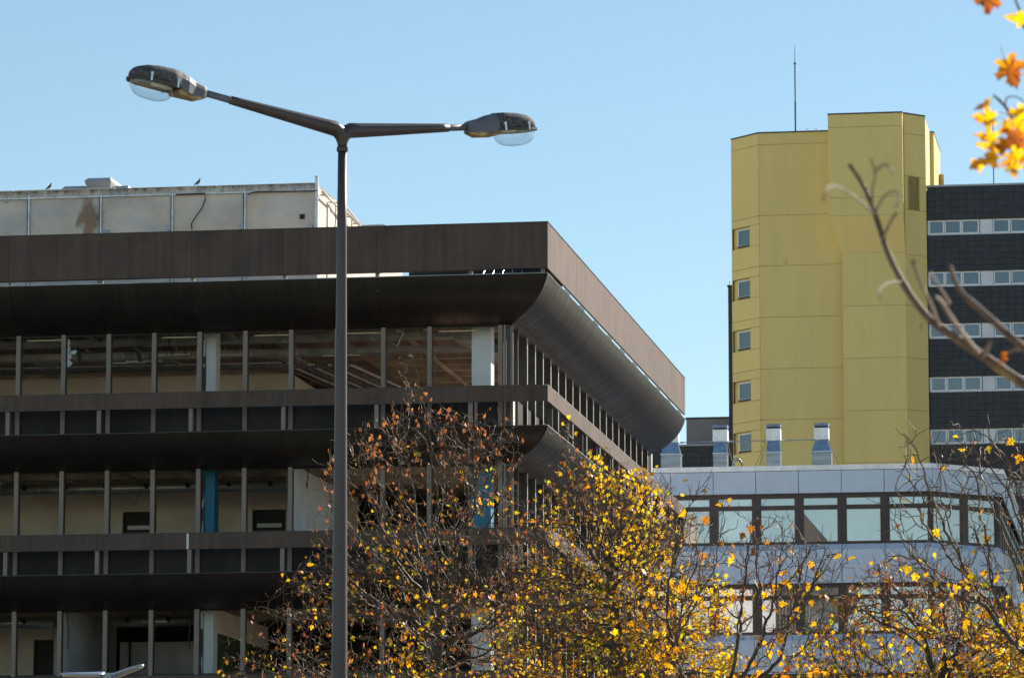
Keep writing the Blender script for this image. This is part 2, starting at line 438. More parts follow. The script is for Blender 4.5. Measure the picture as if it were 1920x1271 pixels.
MB().add([(-120, 58, 0.02), (34, 58, 0.02), (34, 109.9, 0.02), (-120, 109.9, 0.02)], [(0, 1, 2, 3)]).build('lawn', M_GRASS, kind='structure')
MB().add([(-200, 36, 0.004), (200, 36, 0.004), (200, 56, 0.004), (-200, 56, 0.004)], [(0, 1, 2, 3)]).build('road', M_ASPH, kind='structure')
mk = MB()
for i in range(-20, 20): mk.add([(i * 6, 45.94, 0.008), (i * 6 + 3, 45.94, 0.008), (i * 6 + 3, 46.06, 0.008), (i * 6, 46.06, 0.008)], [(0, 1, 2, 3)])
mk.build('road_marking', M_WHITEFR, kind='structure')

# ------------------------------------------------------------------ dark office block
OB = empty('office_building', BO, -TH, label='dark bronze office block being stripped, with curved metal aprons and empty window bands', cat='building')
F1 = Face(OB, 0, 0, 0)                         # front; s runs to the right, the corner is s = 0
F2 = Face(OB, 0, 0, math.pi / 2)               # side; s runs away from the corner
RC = 1.2                                       # the glazing line stands back this far
LEFT = -29.4; LEN = 32.6
ST = 3.96
MOD = 1.3225
PR = [(0, 0), (0.05, -0.17), (0.12, -0.33), (0.22, -0.50), (0.35, -0.66), (0.50, -0.80), (0.67, -0.93), (0.86, -1.05), (1.05, -1.15), (1.2, -1.215), (1.24, -1.27)]
def curve_mesh(l, hz, m0, m1):
    """curved apron sheet of length l; m0, m1: mitred ends"""
    k = hz / 1.27
    fine = []
    for i in range(len(PR) - 1):
        for q in (0, .5):
            fine.append((PR[i][0] * (1 - q) + PR[i + 1][0] * q, (PR[i][1] * (1 - q) + PR[i + 1][1] * q) * k))
    fine = [(r_, z_ * k) for r_, z_ in PR]
    rs = []
    for inset in (0.0, 0.03):
        for r_, z_ in (fine if inset == 0 else fine[::-1]):
            rs.append([(0 + (r_ if m0 else 0), r_ + inset, z_), (l - (r_ if m1 else 0), r_ + inset, z_)])
    mb = MB(); n = len(rs)
    vs = [p_ for q in rs for p_ in q]
    fs = [(2 * i, 2 * i + 1, 2 * ((i + 1) % n) + 1, 2 * ((i + 1) % n)) for i in range(n)]
    fs = [tuple(reversed(f)) for f in fs]
    mb.add(vs, fs)
    mb.f.append(tuple(range(0, 2 * n, 2))); mb.f.append(tuple(reversed(range(1, 2 * n, 2))))
    return mb
CM = {}
def curved(face, s0, s1, z, hz, m0=False, m1=False, lab=None):
    k = (round(s1 - s0, 3), hz, m0, m1)
    if k not in CM:
        me = curve_mesh(s1 - s0, hz, m0, m1).mesh('curved_apron_panel', M_CURVE, True)
        try:
            me.set_sharp_from_angle(angle=R(35))
        except Exception: pass
        CM[k] = me
    return face.put(CM[k], 'curved_apron_panel', s0, 0, z)
J = 2.645; GAP = 0.006
front_joints = [-2.19 - J * k for k in range(11)]            # joints of the front sheets, right to left
fj_fascia = [0.0] + front_joints[1:]                          # the fascia's last sheet is a double one
fj_curve = [0.0] + front_joints
side_joints = [0.0] + [1.35 + 3.03 * k for k in range(0, 11)] + [LEN]
side_joints = [s for s in side_joints if s <= LEN]
def spans(js):
    js = sorted(js); return [(js[i], js[i + 1]) for i in range(len(js) - 1)]
# fascia
for a0, a1 in spans(fj_fascia):
    F1.box('fascia_panel', M_BRONZE, a0 + (GAP / 2), a1 - (GAP / 2 if a1 < 0 else 0), -0.06, 0, 20.915, 22.20)
for a0, a1 in spans([0.0] + side_joints[1:]):
    F2.box('fascia_panel', M_BRONZE, a0 + (GAP / 2 if a0 > 0 else 0.001), a1 - GAP / 2, -0.06, 0.001, 20.915, 22.20)
F1.box('fascia_coping', M_MULLDARK, LEFT, -0.13, -0.16, 0.015, 22.202, 22.225)
F2.box('fascia_coping', M_MULLDARK, -0.015, LEN, -0.13, 0.015, 22.202, 22.225)
F1.box('fascia_soffit', M_MULLDARK, LEFT, -0.31, -0.22, -0.061, 20.915, 20.94)
for s_ in front_joints + [-0.16]:
    F1.box('fascia_post', M_MULL, s_ - 0.05, s_ + 0.05, -0.22, -0.12, 20.76, 20.914)
for s_ in side_joints[1:-1]:
    F2.box('fascia_post', M_MULLDARK, s_ - 0.45, s_ + 0.45, -0.13, -0.08, 20.78, 20.914)
# curved aprons, ledges, handrail bands
levels = [(20.77, 1.27)] + [(16.515 - ST * k, 0.93) for k in range(3)]
for li, (zt, hz) in enumerate(levels):
    sp = spans(fj_curve)
    for a0, a1 in sp:
        curved(F1, a0 + GAP / 2, a1 - (GAP / 2 if a1 < 0 else 0), zt, hz, False, a1 == 0.0)
    sp = spans(side_joints)
    for a0, a1 in sp:
        curved(F2, a0 + (GAP / 2 if a0 > 0 else 0), a1 - GAP / 2, zt, hz, a0 == 0.0, False)
    F1.box('apron_top_rail', M_DUCT if li == 0 else M_MULLDARK, LEFT, -0.02, -0.07, -0.004, zt + 0.001, zt + 0.022)
    F2.box('apron_top_rail', M_PALEALU if li else M_MULL, 0.0, LEN, -0.07, -0.004, zt + 0.001, zt + 0.018)
    # flat slab over the apron
    mb = MB().prism([(LEFT, 0.09), (-0.09, 0.09), (-0.09, LEN), (-1.3, LEN), (-1.3, 1.3), (LEFT, 1.3)], zt - 0.13, zt - 0.03)
    mb.build('apron_ledge', M_MULLDARK, OB)
    # end closure on the far gable
    pr = [(-r_ + 0.0, z_ * hz / 1.27 + zt) for r_, z_ in PR] + [(-1.28, zt - 0.02)]
    mb = MB().add([(x_, LEN + 0.001, z_) for x_, z_ in pr] + [(x_, LEN + 0.03, z_) for x_, z_ in pr],
                  [tuple(range(len(pr))), tuple(reversed(range(len(pr), 2 * len(pr))))] + [(i, len(pr) + i, len(pr) + (i + 1) % len(pr), (i + 1) % len(pr)) for i in range(len(pr))])
    mb.build('apron_end_plate', M_CURVE, OB)
    if li == 0: continue
    zb = zt + 0.685                                    # underside of the handrail band
    for a0, a1 in spans(fj_fascia):
        F1.box('band_panel', M_BRONZE, a0 + GAP / 2, a1 - (GAP / 2 if a1 < 0 else 0), -0.05, 0, zb, zb + 0.44)
    for a0, a1 in spans(side_joints):
        F2.box('band_panel', M_BRONZE, a0 + (GAP / 2 if a0 > 0 else 0.001), a1 - GAP / 2, -0.05, 0.001, zb, zb + 0.44)
    F1.box('band_cap', M_MULLDARK, LEFT, -0.14, -0.14, 0.006, zb + 0.442, zb + 0.46)
    F2.box('band_cap', M_PALEALU, -0.004, LEN, -0.12, 0.006, zb + 0.442, zb + 0.452)
    for s_ in front_joints:
        F1.box('band_post', M_MULL, s_ - 0.055, s_ + 0.055, -0.2, -0.07, zt + 0.023, zb + 0.3)
    for s_ in side_joints[1:]:
        F2.box('band_post', M_MULLDARK, s_ - 0.05, s_ + 0.05, -0.2, -0.07, zt + 0.02, zb + 0.3)
# the pale strip in one open joint of the lower band
sx, sz = on_y(BO, 352, 1015, 0)
F1.box('joint_strip', M_PALEALU, sx - 0.03, sx + 0.03, 0.002, 0.016, 16.515 - ST + 0.69, 16.515 - ST + 1.12)

# window bands: mullions, sills, inner floors
mull_s = [s_ for s_ in [-3.535 - MOD * k for k in range(19)] + [-1.52] if s_ > LEFT + 0.2]
# side face, s positions
side_m = [3.75 + 1.522 * k for k in range(19)]
tops = [(17.8, 19.50), (13.83, 15.60), (9.87, 11.64), (5.9, 7.68)]
for i, (z0, z1) in enumerate(tops):
    zlow = 16.49 - ST * i
    for s_ in mull_s:
        F1.box('mullion', M_MULL, s_ - 0.062, s_ + 0.062, -RC - 0.02, -RC + 0.03, zlow, z1 + 0.02)
        F1.box('mullion_core', M_MULLDARK, s_ - 0.045, s_ + 0.075, -RC - 0.16, -RC - 0.022, zlow, z1 + 0.02)
    F1.box('corner_post', M_MULL, -1.42, -1.36, -RC - 0.1, -RC + 0.03, zlow, z1 + 0.02)
    F1.box('corner_post', M_MULLDARK, -1.34, -1.26, -RC - 0.1, -RC + 0.01, zlow, z1 + 0.02)
    F2.box('corner_post', M_MULL, 1.245, 1.30, -RC - 0.07, -RC + 0.03, zlow, z1 + 0.02)
    F2.box('mullion', M_MULLDARK, 2.2, 2.28, -RC - 0.16, -RC + 0.02, zlow, z1 + 0.02)
    for s_ in side_m:
        if s_ > LEN - 0.3: continue
        F2.box('mullion_core', M_MULLDARK, s_ - 0.05, s_ + 0.02, -RC - 0.19, -RC + 0.04, zlow, z1 + 0.02)
        F2.box('mullion_edge', M_PALEALU, s_ - 0.035, s_ + 0.055, -RC + 0.042, -RC + 0.055, zlow, z1 + 0.02)
    # sills
    sm = sorted(mull_s + [-25.5])
    for k in range(len(mull_s) - 1):
        a1 = mull_s[k] if mull_s[k] != -1.52 else None
    edges = sorted([s_ for s_ in mull_s if s_ != -1.52] + [-2.21, -1.52])
    for a0, a1 in spans(edges):
        F1.box('sill_panel', M_SILL, a0 + 0.04, a1 - 0.04, -RC - 0.12, -RC - 0.05, zlow, z0 - 0.02)
    F1.box('sill_rail', M_MULLDARK, LEFT, -1.3, -RC - 0.05, -RC - 0.024, z0 - 0.28, z0 - 0.22)
    F1.box('sill_cap', M_MULLDARK, LEFT, -1.3, -RC - 0.18, -RC - 0.024, z0 - 0.019, z0 + 0.0)
    for a0, a1 in spans([1.3, 2.24] + [s_ for s_ in side_m if s_ < LEN - 0.3]):
        F2.box('sill_panel', M_COLW if a0 < 1.4 and i == 0 else M_SILL, a0 + 0.05, a1 - 0.05, -RC - 0.12, -RC - 0.05, zlow, z0 - 0.25)
    F1.box('window_head', M_MULLDARK, LEFT, -1.24, -RC - 0.2, -RC - 0.05, z1 - 0.01, z1 + 0.03)
    F2.box('window_head', M_MULLDARK, 1.3, LEN, -RC - 0.2, -RC - 0.05, z1 - 0.01, z1 + 0.03)
    # black sheet standing in for unlit rooms behind much of the side band
    if i: F2.box('room_shade_sheet', M_BLACK, 12.6, LEN - 0.1, -2.62, -2.6, zlow, z1 + 0.3)
# floors, roof deck
def slab(z0, z1, mat, name):
    MB().prism([(LEFT, RC + 0.13), (-RC - 0.13, RC + 0.13), (-RC - 0.13, LEN), (LEFT, LEN)], z0, z1).build(name, mat, OB)
slab(20.30, 20.55, M_CONC_IN, 'roof_slab')
for i in range(3):
    slab(16.18 - ST * i, 16.44 - ST * i, M_CONC_IN, 'floor_slab')
slab(0.0, 0.35, M_CONC_IN, 'floor_slab')
# rear and left walls
MB().box(LEFT, -1.2, LEN + 0.035, LEN + 0.25, 0, 20.6).build('rear_wall', M_WALL_GREY, OB)
MB().box(LEFT - 0.25, LEFT - 0.002, 0.0, LEN, 0, 22.2).build('end_wall', M_BRONZE, OB)
MB().box(LEFT + 0.02, -RC - 0.25, RC + 0.3, RC + 0.5, 0.36, 4.4).build('ground_floor_wall', M_SILL, OB)
MB().box(-RC - 0.45, -RC - 0.25, RC + 0.51, LEN - 0.1, 0.36, 4.4).build('ground_floor_wall', M_SILL, OB)

# ceiling beams of the top floor and the next two (raw coffered concrete)
for i in range(3):
    zc = 20.298 - ST * i - (0.12 if i else 0)
    dp = 0.42
    ymax = 31.0 if i == 0 else 8.0
    y = 2.1
    while y < ymax:
        F1.box('ceiling_beam', M_CONC_IN, LEFT + 0.3, -1.5, -y - 0.16, -y, zc - dp, zc)
        y += 1.32
    s_ = -2.9
    while s_ > LEFT + 1:
        F1.box('ceiling_rib', M_CONC_IN, s_ - 0.15, s_, -ymax, -1.5, zc - dp - 0.04, zc - dp - 0.002)
        s_ -= 1.98
# columns
cols_s = [-2.46, -10.40, -18.34, -26.28]
for i, (mat, lab) in enumerate([(M_COLW, 'white'), (M_COLB, 'blue'), (M_COLW, 'white'), (M_COLW, 'white')]):
    for k, s_ in enumerate(cols_s):
        F1.box('column', mat, s_, s_ + 0.55, -2.5, -1.95, 16.44 - ST * i + 0.002 if i < 3 else 0.352, 20.296 - ST * i if i == 0 else 20.14 - ST * i,
               label=lab + ' painted square column')
        if k == 1:
            F1.box('peeling_casing', M_PEEL, s_ + 0.18, s_ + 0.36, -1.6, -1.45, 16.45 - ST * i, 19.5 - ST * i)
    for s_ in (10.2, 18.2, 26.2):
        F2.box('column', mat, s_, s_ + 0.55, -2.5, -1.95, 16.442 - ST * i if i < 3 else 0.352, 20.29 - ST * i if i == 0 else 20.13 - ST * i)
# tan blind rails over some openings of the top floor
for p0, p1 in ((50, 115), (302, 367), (475, 540), (646, 715), (822, 891)):
    a0, a1 = on_y(BO, p0, 632, 1.36)[0], on_y(BO, p1, 632, 1.36)[0]
    F1.box('blind_rail', M_TAN, a0, a1, -1.5, -1.43, 19.40, 19.435)
# inner walls
def iw(name, mat, s0, s1, y0, y1, z0, z1, **kw):
    return MB().box(s0, s1, y0, y1, z0, z1).build(name, mat, OB, **kw)
iw('inner_wall', M_WALL_IN, LEFT + .1, -9.2, 8.6, 8.8, 16.45, 19.32)
iw('inner_wall', M_CONC_IN, LEFT + .1, -9.2, 8.62, 8.8, 19.321, 20.0)
iw('inner_wall', M_WALL_IN, -9.199, -9.05, 8.6, 24.0, 16.45, 19.32)
z2 = 12.49
def walls_with_openings(y, z0, zt, s0, s1, ops, mat):
    cur = s0
    for a0, a1, zo in ops:
        iw('inner_wall', mat, cur, a0, y, y + 0.15, z0, zt)
        iw('inner_wall', mat, a0 + 0.001, a1 - 0.001, y + 0.001, y + 0.149, zo, zt)
        cur = a1
    iw('inner_wall', mat, cur, s1, y, y + 0.15, z0, zt)
a = on_y(BO, 230, 960, 7.5)[0]; b_ = on_y(BO, 293, 960, 7.5)[0]; c_ = on_y(BO, 473, 960, 7.5)[0]; d_ = on_y(BO, 536, 960, 7.5)[0]
walls_with_openings(7.5, z2, 15.73, LEFT + .1, -8.2, [(a, b_, 15.12), (c_, d_, 15.12)], M_WALL_IN)
for a0, a1 in ((a, b_), (c_, d_)):                          # dark inner door screens; white bar stands for light from beyond
    iw('screen_frame', M_BLACK, a0 + 0.02, a1 - 0.02, 7.66, 7.72, z2, 15.11)
    iw('painted_light_slot', M_COLW, a0 + 0.12, a1 - 0.15, 7.62, 7.655, 14.60, 14.72)
    iw('screen_rail', M_MULLDARK, a0 + 0.02, a1 - 0.02, 7.58, 7.65, 14.47, 14.52)
sp_ = on_y(BO, 550, 960, 1.45)[0]
iw('partition_wall', M_WALL_WHITE, sp_ - 0.15, sp_, 1.42, 7.49, z2, 15.74)
iw('inner_wall', M_WALL_IN, -8.199, -7.3, 10.0, 10.15, z2, 15.73)
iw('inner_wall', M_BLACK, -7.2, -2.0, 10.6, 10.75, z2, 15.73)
z3 = 12.49 - ST
sp3 = on_y(BO, 118, 1200, 1.45)[0]
iw('partition_wall', M_WALL_GREY, sp3 - 0.15, sp3, 1.42, 7.6, z3, 11.78)
o0, o1 = on_y(BO, 63, 1200, 7.5)[0], on_y(BO, 101, 1200, 7.5)[0]
walls_with_openings(7.5, z3, 11.78, LEFT + .1, sp3 - .16, [(o0, o1, 11.35)], M_WALL_IN)
iw('screen_frame', M_BLACK, o0 + 0.02, o1 - 0.02, 7.66, 7.72, z3, 11.34)
iw('screen_rail', M_MULLDARK, o0 + 0.02, o1 - 0.02, 7.60, 7.655, 10.2, 10.26)
iw('inner_wall', M_WALL_GREY, on_y(BO, 225, 1200, 8.2)[0], on_y(BO, 372, 1200, 8.2)[0], 8.2, 8.35, z3, 11.3)
iw('screen_frame', M_BLACK, sp3 + .3, on_y(BO, 245, 1200, 7.9)[0], 7.9, 7.95, z3, 11.4)
gx = on_y(BO, 400, 1200, 2.6)[0]
iw('green_panel_wall', M_GREEN_IN, gx, gx + 0.12, 2.6, 9.4, z3, 11.1)
iw('inner_wall', M_WALL_IN, gx, gx + 0.12, 2.6, 9.4, 11.102, 11.78)
iw('inner_wall', M_SILL, gx + .13, -2.0, 9.5, 9.65, z3, 11.78)

# services under the ceilings
def pipe(name, mat, pts, r, n=8, **kw):
    return MB().tube(pts, r, n).build(name, mat, OB, smooth=True, **kw)
for y_, z_, h_ in ((3.3, 19.54, 0.15), (5.3, 19.42, 0.17)):
    a1 = on_y(BO, 850, 640, y_)[0] if y_ < 5 else -3.0
    seg = LEFT + 0.4
    while seg < a1:
        e = min(seg + 2.6, a1)
        F1.box('air_duct', M_DUCT, seg, e - 0.02, -y_ - 0.55, -y_, z_, z_ + h_)
        F1.box('duct_flange', M_STEEL, e - 0.02, e, -y_ - 0.58, -y_ + 0.03, z_ - 0.03, z_ + h_ + 0.03)
        seg += 2.6
# duct bend running back at the right
q = [on_y(BO, 850, 640, 3.3)[0]]
MB().hexa([(q[0], 3.3, 19.42), (q[0] + .5, 3.9, 19.42), (q[0] + 1.6, 13.5, 19.42), (q[0] + 1.0, 13.5, 19.42)],
          [(q[0], 3.3, 19.72), (q[0] + .5, 3.9, 19.72), (q[0] + 1.6, 13.5, 19.72), (q[0] + 1.0, 13.5, 19.72)]).build('air_duct', M_DUCT, OB)
for k in range(9):
    F1.box('cable_tray_rung', M_STEEL, q[0] + .35 + k * .13, q[0] + .85 + k * .13, -4.9 - k * 0.95, -4.82 - k * 0.95, 19.38, 19.41)
for k in range(7):                                            # bundle of thin pipes along the room
    yy = 6.5 + 0.17 * k
    pipe('service_pipe', M_PIPE if k % 3 else M_STEEL, [(LEFT + .4, yy, 19.36 - 0.02 * (k % 3)), (-8.9 + 0.3 * k, yy, 19.36 - 0.02 * (k % 3))], 0.028 + 0.012 * (k % 2), 6)
for k in range(8):                                            # the run turning back into the building
    x0 = -9.15 + 0.30 * k
    pipe('service_pipe', M_STEEL if k % 2 else M_PIPE, [(x0, 6.6 + 0.1 * k, 19.36), (x0 + 0.1, 7.6, 19.36), (x0 + 1.3, 20, 19.42), (x0 + 2.2, 30, 19.42)], 0.05 if k % 2 else 0.035, 7)
for x0 in (-16.2, -12.6, -8.9):                             # valve groups
    for k in range(4):
        pipe('valve_pipe', M_STEEL, [(x0 + .16 * k, 5.7, 19.62), (x0 + .16 * k, 5.8, 19.45), (x0 + .2 + .16 * k, 6.4, 19.36)], 0.032, 6)
        pipe('valve', M_TAN, [(x0 + .2 + .16 * k, 6.36, 19.35), (x0 + .2 + .16 * k, 6.42, 19.35)], 0.055, 8)
for px in (95, 160, 340, 790, 420):                           # hose stubs from the ducts
    x0 = on_y(BO, px, 635, 2.6)[0]
    pipe('duct_hose', M_DUCT, [(x0 - .1, 1.9, 19.78), (x0 + .1, 2.5, 19.72), (x0 + .22, 3.2, 19.62)], 0.07, 8)
for px in (150, 262):
    x0 = on_y(BO, px, 672, 4.6)[0]
    pipe('duct_hose', M_PIPE, [(x0 - .25, 4.2, 19.66), (x0 - .05, 4.6, 19.55), (x0, 4.7, 19.22)], 0.075, 8)
# plastic film hanging in the top floor
x0, zf = on_y(BO, 127, 640, 1.5)
fm = MB()
rs = []
for k in range(9):
    z_ = 19.45 - k * 0.1
    rs.append([(x0 - .05 + .02 * math.sin(k), 1.5 + .03 * math.sin(k * 2.1), z_), (x0 + .03 + .03 * math.sin(k * 1.3), 1.52, z_), (x0 + .06 + .015 * k * (k % 2), 1.48 + .02 * math.cos(k), z_)])
fm.rings(rs, cap=False, closed=False)
fm.rings([[(x0 + .06, 1.5, 19.02), (x0 + .10, 1.46, 19.10)], [(x0 + .18, 1.5, 19.0), (x0 + .2, 1.46, 19.12)], [(x0 + .28, 1.48, 19.06), (x0 + .25, 1.5, 19.13)]], False, False)
fm.build('hanging_film', M_PLASTIC, OB, label='torn strip of white plastic film')
# big round ducts of the two lower floors
for i, (pa, pb, py) in enumerate([(-60, 548, 917), (-60, 102, 1166), (210, 372, 1166)]):
    yy = 4.2
    xa, za = on_y(BO, pa, py, yy); xb, _ = on_y(BO, pb, py, yy)
    za = on_y(BO, 250, 915 if i == 0 else 1165, yy)[1]
    pipe('round_duct', M_DUCT, [(xa, yy, za), (xb, yy, za)], 0.15, 16)
    s_ = xa + 0.5
    while s_ < xb - .2:
        pipe('duct_outlet', M_BLACK, [(s_, yy - .12, za + .02), (s_, yy - .24, za + .05)], 0.065, 10)
        pipe('duct_seam', M_STEEL, [(s_ + .45, yy, za), (s_ + .47, yy, za)], 0.156, 16)
        s_ += 1.22
# loose cables in the lower window band
for px, ya, yb, sw in ((126, 1150, 1216, .06), (359, 1150, 1218, -.07), (102, 1152, 1220, -.02)):
    xa, za = on_y(BO, px, ya, 1.6); _, zb_ = on_y(BO, px, yb, 1.6)
    pipe('loose_cable', M_CABLE, [(xa, 1.6, za), (xa + sw * .6, 1.6, za * .6 + zb_ * .4), (xa + sw, 1.58, za * .35 + zb_ * .65), (xa + sw * .4, 1.6, zb_)], 0.014, 5)
rc_ = random.Random(12)
for k in range(26):                                           # torn cables and strips left under the ceilings
    i = 0 if k < 18 else 1
    x_ = rc_.uniform(-16.5, -3.2); y_ = rc_.uniform(2.0, 6.2); zc = 19.80 - ST * i; l_ = rc_.uniform(.15, .75)
    dx = rc_.uniform(-.25, .25)
    pipe('loose_cable', M_CABLE if k % 3 else M_STEEL, [(x_, y_, zc), (x_ + dx * .2, y_, zc - l_ * .5), (x_ + dx, y_ + .05, zc - l_), (x_ + dx * 1.8, y_, zc - l_ * rc_.uniform(.6, 1.0))], .009 + .006 * (k % 2), 5)
for k in range(9):                                            # bent hanger channels
    x_ = rc_.uniform(-16.0, -3.5); y_ = rc_.uniform(2.4, 7.0)
    pipe('hanger_channel', M_STEEL, [(x_, y_, 19.86), (x_ + rc_.uniform(-.3, .3), y_ + .1, 19.30 + rc_.uniform(0, .2))], .016, 4)
for k in range(6):
    x_ = rc_.uniform(-15, -4)
    F1.box('lighting_channel', M_GALVW if k % 2 else M_STEEL, x_, x_ + 1.1, -4.6 - .3 * k, -4.54 - .3 * k, 19.36, 19.40)
# dark gear standing on the roof behind the corner, seen through the gap
iw('roof_equipment', M_ROOFING, -4.5, -2.45, 3.2, 5.0, 20.56, 21.95)
iw('roof_equipment', M_ROOFING, -2.3, -0.4, 2.6, 5.5, 20.56, 21.8)
for k in range(5):
    pipe('roof_stay', M_STEEL, [(-2.2 + .3 * k, 1.0 + .1 * k, 20.56), (-2.0 + .26 * k, 1.6, 21.2)], 0.018, 5)

# ------------------------------------------------------------------ concrete plant room on its roof
PX1 = -7.78
iw('penthouse_wall', M_CONC, LEFT, PX1, 6.0, 20.0, 20.56, 24.60, label='weathered pale concrete plant room')
# uneven coping stones
s_ = LEFT
r_ = random.Random(3)
while s_ < PX1 - 0.2:
    e = min(s_ + 3.1, PX1)
    F1.box('penthouse_coping', M_CONC, s_ + .01, e - .01, -6.35, -5.985, 24.602, 24.615 + r_.random() * 0.03)
    s_ += 3.1
F1.box('cable_conduit', M_STEEL, LEFT, PX1 + .06, -5.96, -5.92, 24.355, 24.39)
F1.box('conduit_shade_strip', M_BLACK, LEFT, PX1, -5.998, -5.962, 24.36, 24.376)  # black strip put in for the shade behind the conduit
for px in (-80, 55, 190, 324, 460):
    x_ = on_y(BO, px, 400, 6)[0]
    F1.box('wall_strut', M_STEEL, x_ - .022, x_ + .022, -5.985, -5.93, 21.0, 24.46)
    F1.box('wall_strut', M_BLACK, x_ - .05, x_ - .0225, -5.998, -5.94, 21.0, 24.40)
F1.box('corner_strut', M_STEEL, PX1 - .035, PX1 + .03, -5.985, -5.90, 20.7, 24.80)
F1.box('corner_strut_cheek', M_PALEALU, PX1 + .031, PX1 + .05, -5.985, -5.90, 20.7, 24.80)
for px, py in ((12, 378), (103, 369), (147, 367), (237, 363), (282, 360), (372, 358), (417, 357), (508, 355), (552, 353)):
    x_, z_ = on_y(BO, px, py, 6)
    F1.box('wall_bracket', M_HOOD, x_ - .045, x_ + .045, -5.999, -5.955, z_ - .04, z_ + .03)
for px, py in ((317, 427), (455, 425), (200, 436), (582, 426)):
    x_, z_ = on_y(BO, px, py, 6)
    F1.box('junction_box', M_HOOD, x_ - .07, x_ + .07, -5.999, -5.94, z_ - .08, z_ + .08)
x_, z_ = on_y(BO, 567, 406, 6)
F1.box('wall_hole', M_BLACK, x_ - .05, x_ + .06, -5.9995, -5.985, z_ - .06, z_ + .06)
F1.box('rust_patch', M_HORN, x_ - .09, x_ + .075, -5.9999, -5.99, z_ - .085, z_ + .07)
pts = [on_y(BO, a_, b__, 5.9) for a_, b__ in ((330, 365), (384, 363), (385, 375), (378, 392), (366, 408), (359, 420), (360, 430))]
pipe('hanging_cable', M_CABLE, [(a_, 5.9, c) for a_, c in pts], 0.02, 5)
pts = [on_y(BO, a_, b__, 5.9) for a_, b__ in ((466, 366), (470, 362), (480, 360), (594, 358))]
pipe('hanging_cable', M_CABLE, [(a_, 5.9, c) for a_, c in pts], 0.016, 5)
# side of the plant room: pipe on brackets, hangers and one bent bar
pipe('side_conduit', M_PALEALU, [(PX1 + .16, 6.0, 24.33), (PX1 + .16, 9.6, 24.28)], 0.035, 6)
pipe('side_conduit', M_PALEALU, [(PX1 + .20, 9.6, 24.3), (PX1 + .16, 19.0, 24.2)], 0.035, 6)
pipe('side_conduit', M_PALEALU, [(PX1 + .12, 8.2, 24.36), (PX1 + .3, 9.0, 24.40), (PX1 + .3, 11.0, 24.25), (PX1 + .14, 13.0, 24.22)], 0.03, 6)
for k in range(9):
    y_ = 6.5 + 1.25 * k
    pipe('pipe_hanger', M_CABLE, [(PX1 + .01, y_, 24.34), (PX1 + .2, y_ + .02, 24.3)], 0.018, 5)
    if k in (1, 3, 4, 6, 7):
        pipe('loose_cable', M_CABLE, [(PX1 + .18, y_ + .2, 24.3), (PX1 + .17, y_ + .25, 23.9 - .1 * (k % 3)), (PX1 + .12, y_ + .22, 23.6 - .2 * (k % 2))], 0.015, 5)
pipe('bent_bar', M_PALEALU, [(PX1 + .15, 11.6, 24.25), (PX1 + .8, 12.2, 24.38), (PX1 + 1.25, 12.6, 24.33)], 0.035, 6)
pipe('bent_bar', M_PALEALU, [(PX1 + .1, 8.0, 24.3), (PX1 + .5, 8.2, 24.62)], 0.02, 5)
F2.box('wall_rib', M_CONC, 7.5, 7.75, PX1 + .0005, PX1 + .04, 20.6, 24.3)

# ------------------------------------------------------------------ rooftop vents and pigeons on the plant room
def hood(x0, x1, zb, zt, y0, y1, label):
    c = BO + AX * ((x0 + x1) / 2) + AY * ((y0 + y1) / 2) + Vector((0, 0, 24.60))
    o = empty('roof_vent', c, -TH, label=label, cat='roof vent', group='sheet metal vent hoods on the plant room')
    hw = (x1 - x0) / 2; hy = (y1 - y0) / 2; z0 = zb - 24.60; z1 = zt - 24.60; zm = z0 + (z1 - z0) * 0.62
    def ringq(hx_, hy_, z): return [(-hx_, -hy_, z), (hx_, -hy_, z), (hx_, hy_, z), (-hx_, hy_, z)]
    MB().rings([ringq(hw * .82, hy * .8, 0.02), ringq(hw * .86, hy * .85, z0)]).build('curb', M_HOOD, o)
    MB().rings([ringq(hw * .86, hy * .85, z0 + .002), ringq(hw, hy, zm)]).build('hood_skirt', M_HOOD, o)
    MB().rings([ringq(hw, hy, zm + .002), ringq(hw * .86, hy * .8, z1)]).build('hood_cap', M_HOOD, o)
hood(-15.52, -14.69, 25.16, 25.47, 8.6, 10.4, 'large grey hooded vent with slanted sides, tallest on the concrete plant room')
hood(-16.26, -15.50, 24.95, 25.25, 8.7, 10.2, 'low flat grey vent just left of the tall hooded vent')
hood(-14.75, -14.25, 24.98, 25.27, 9.0, 10.2, 'small grey vent peeping out right of the tall hooded vent')

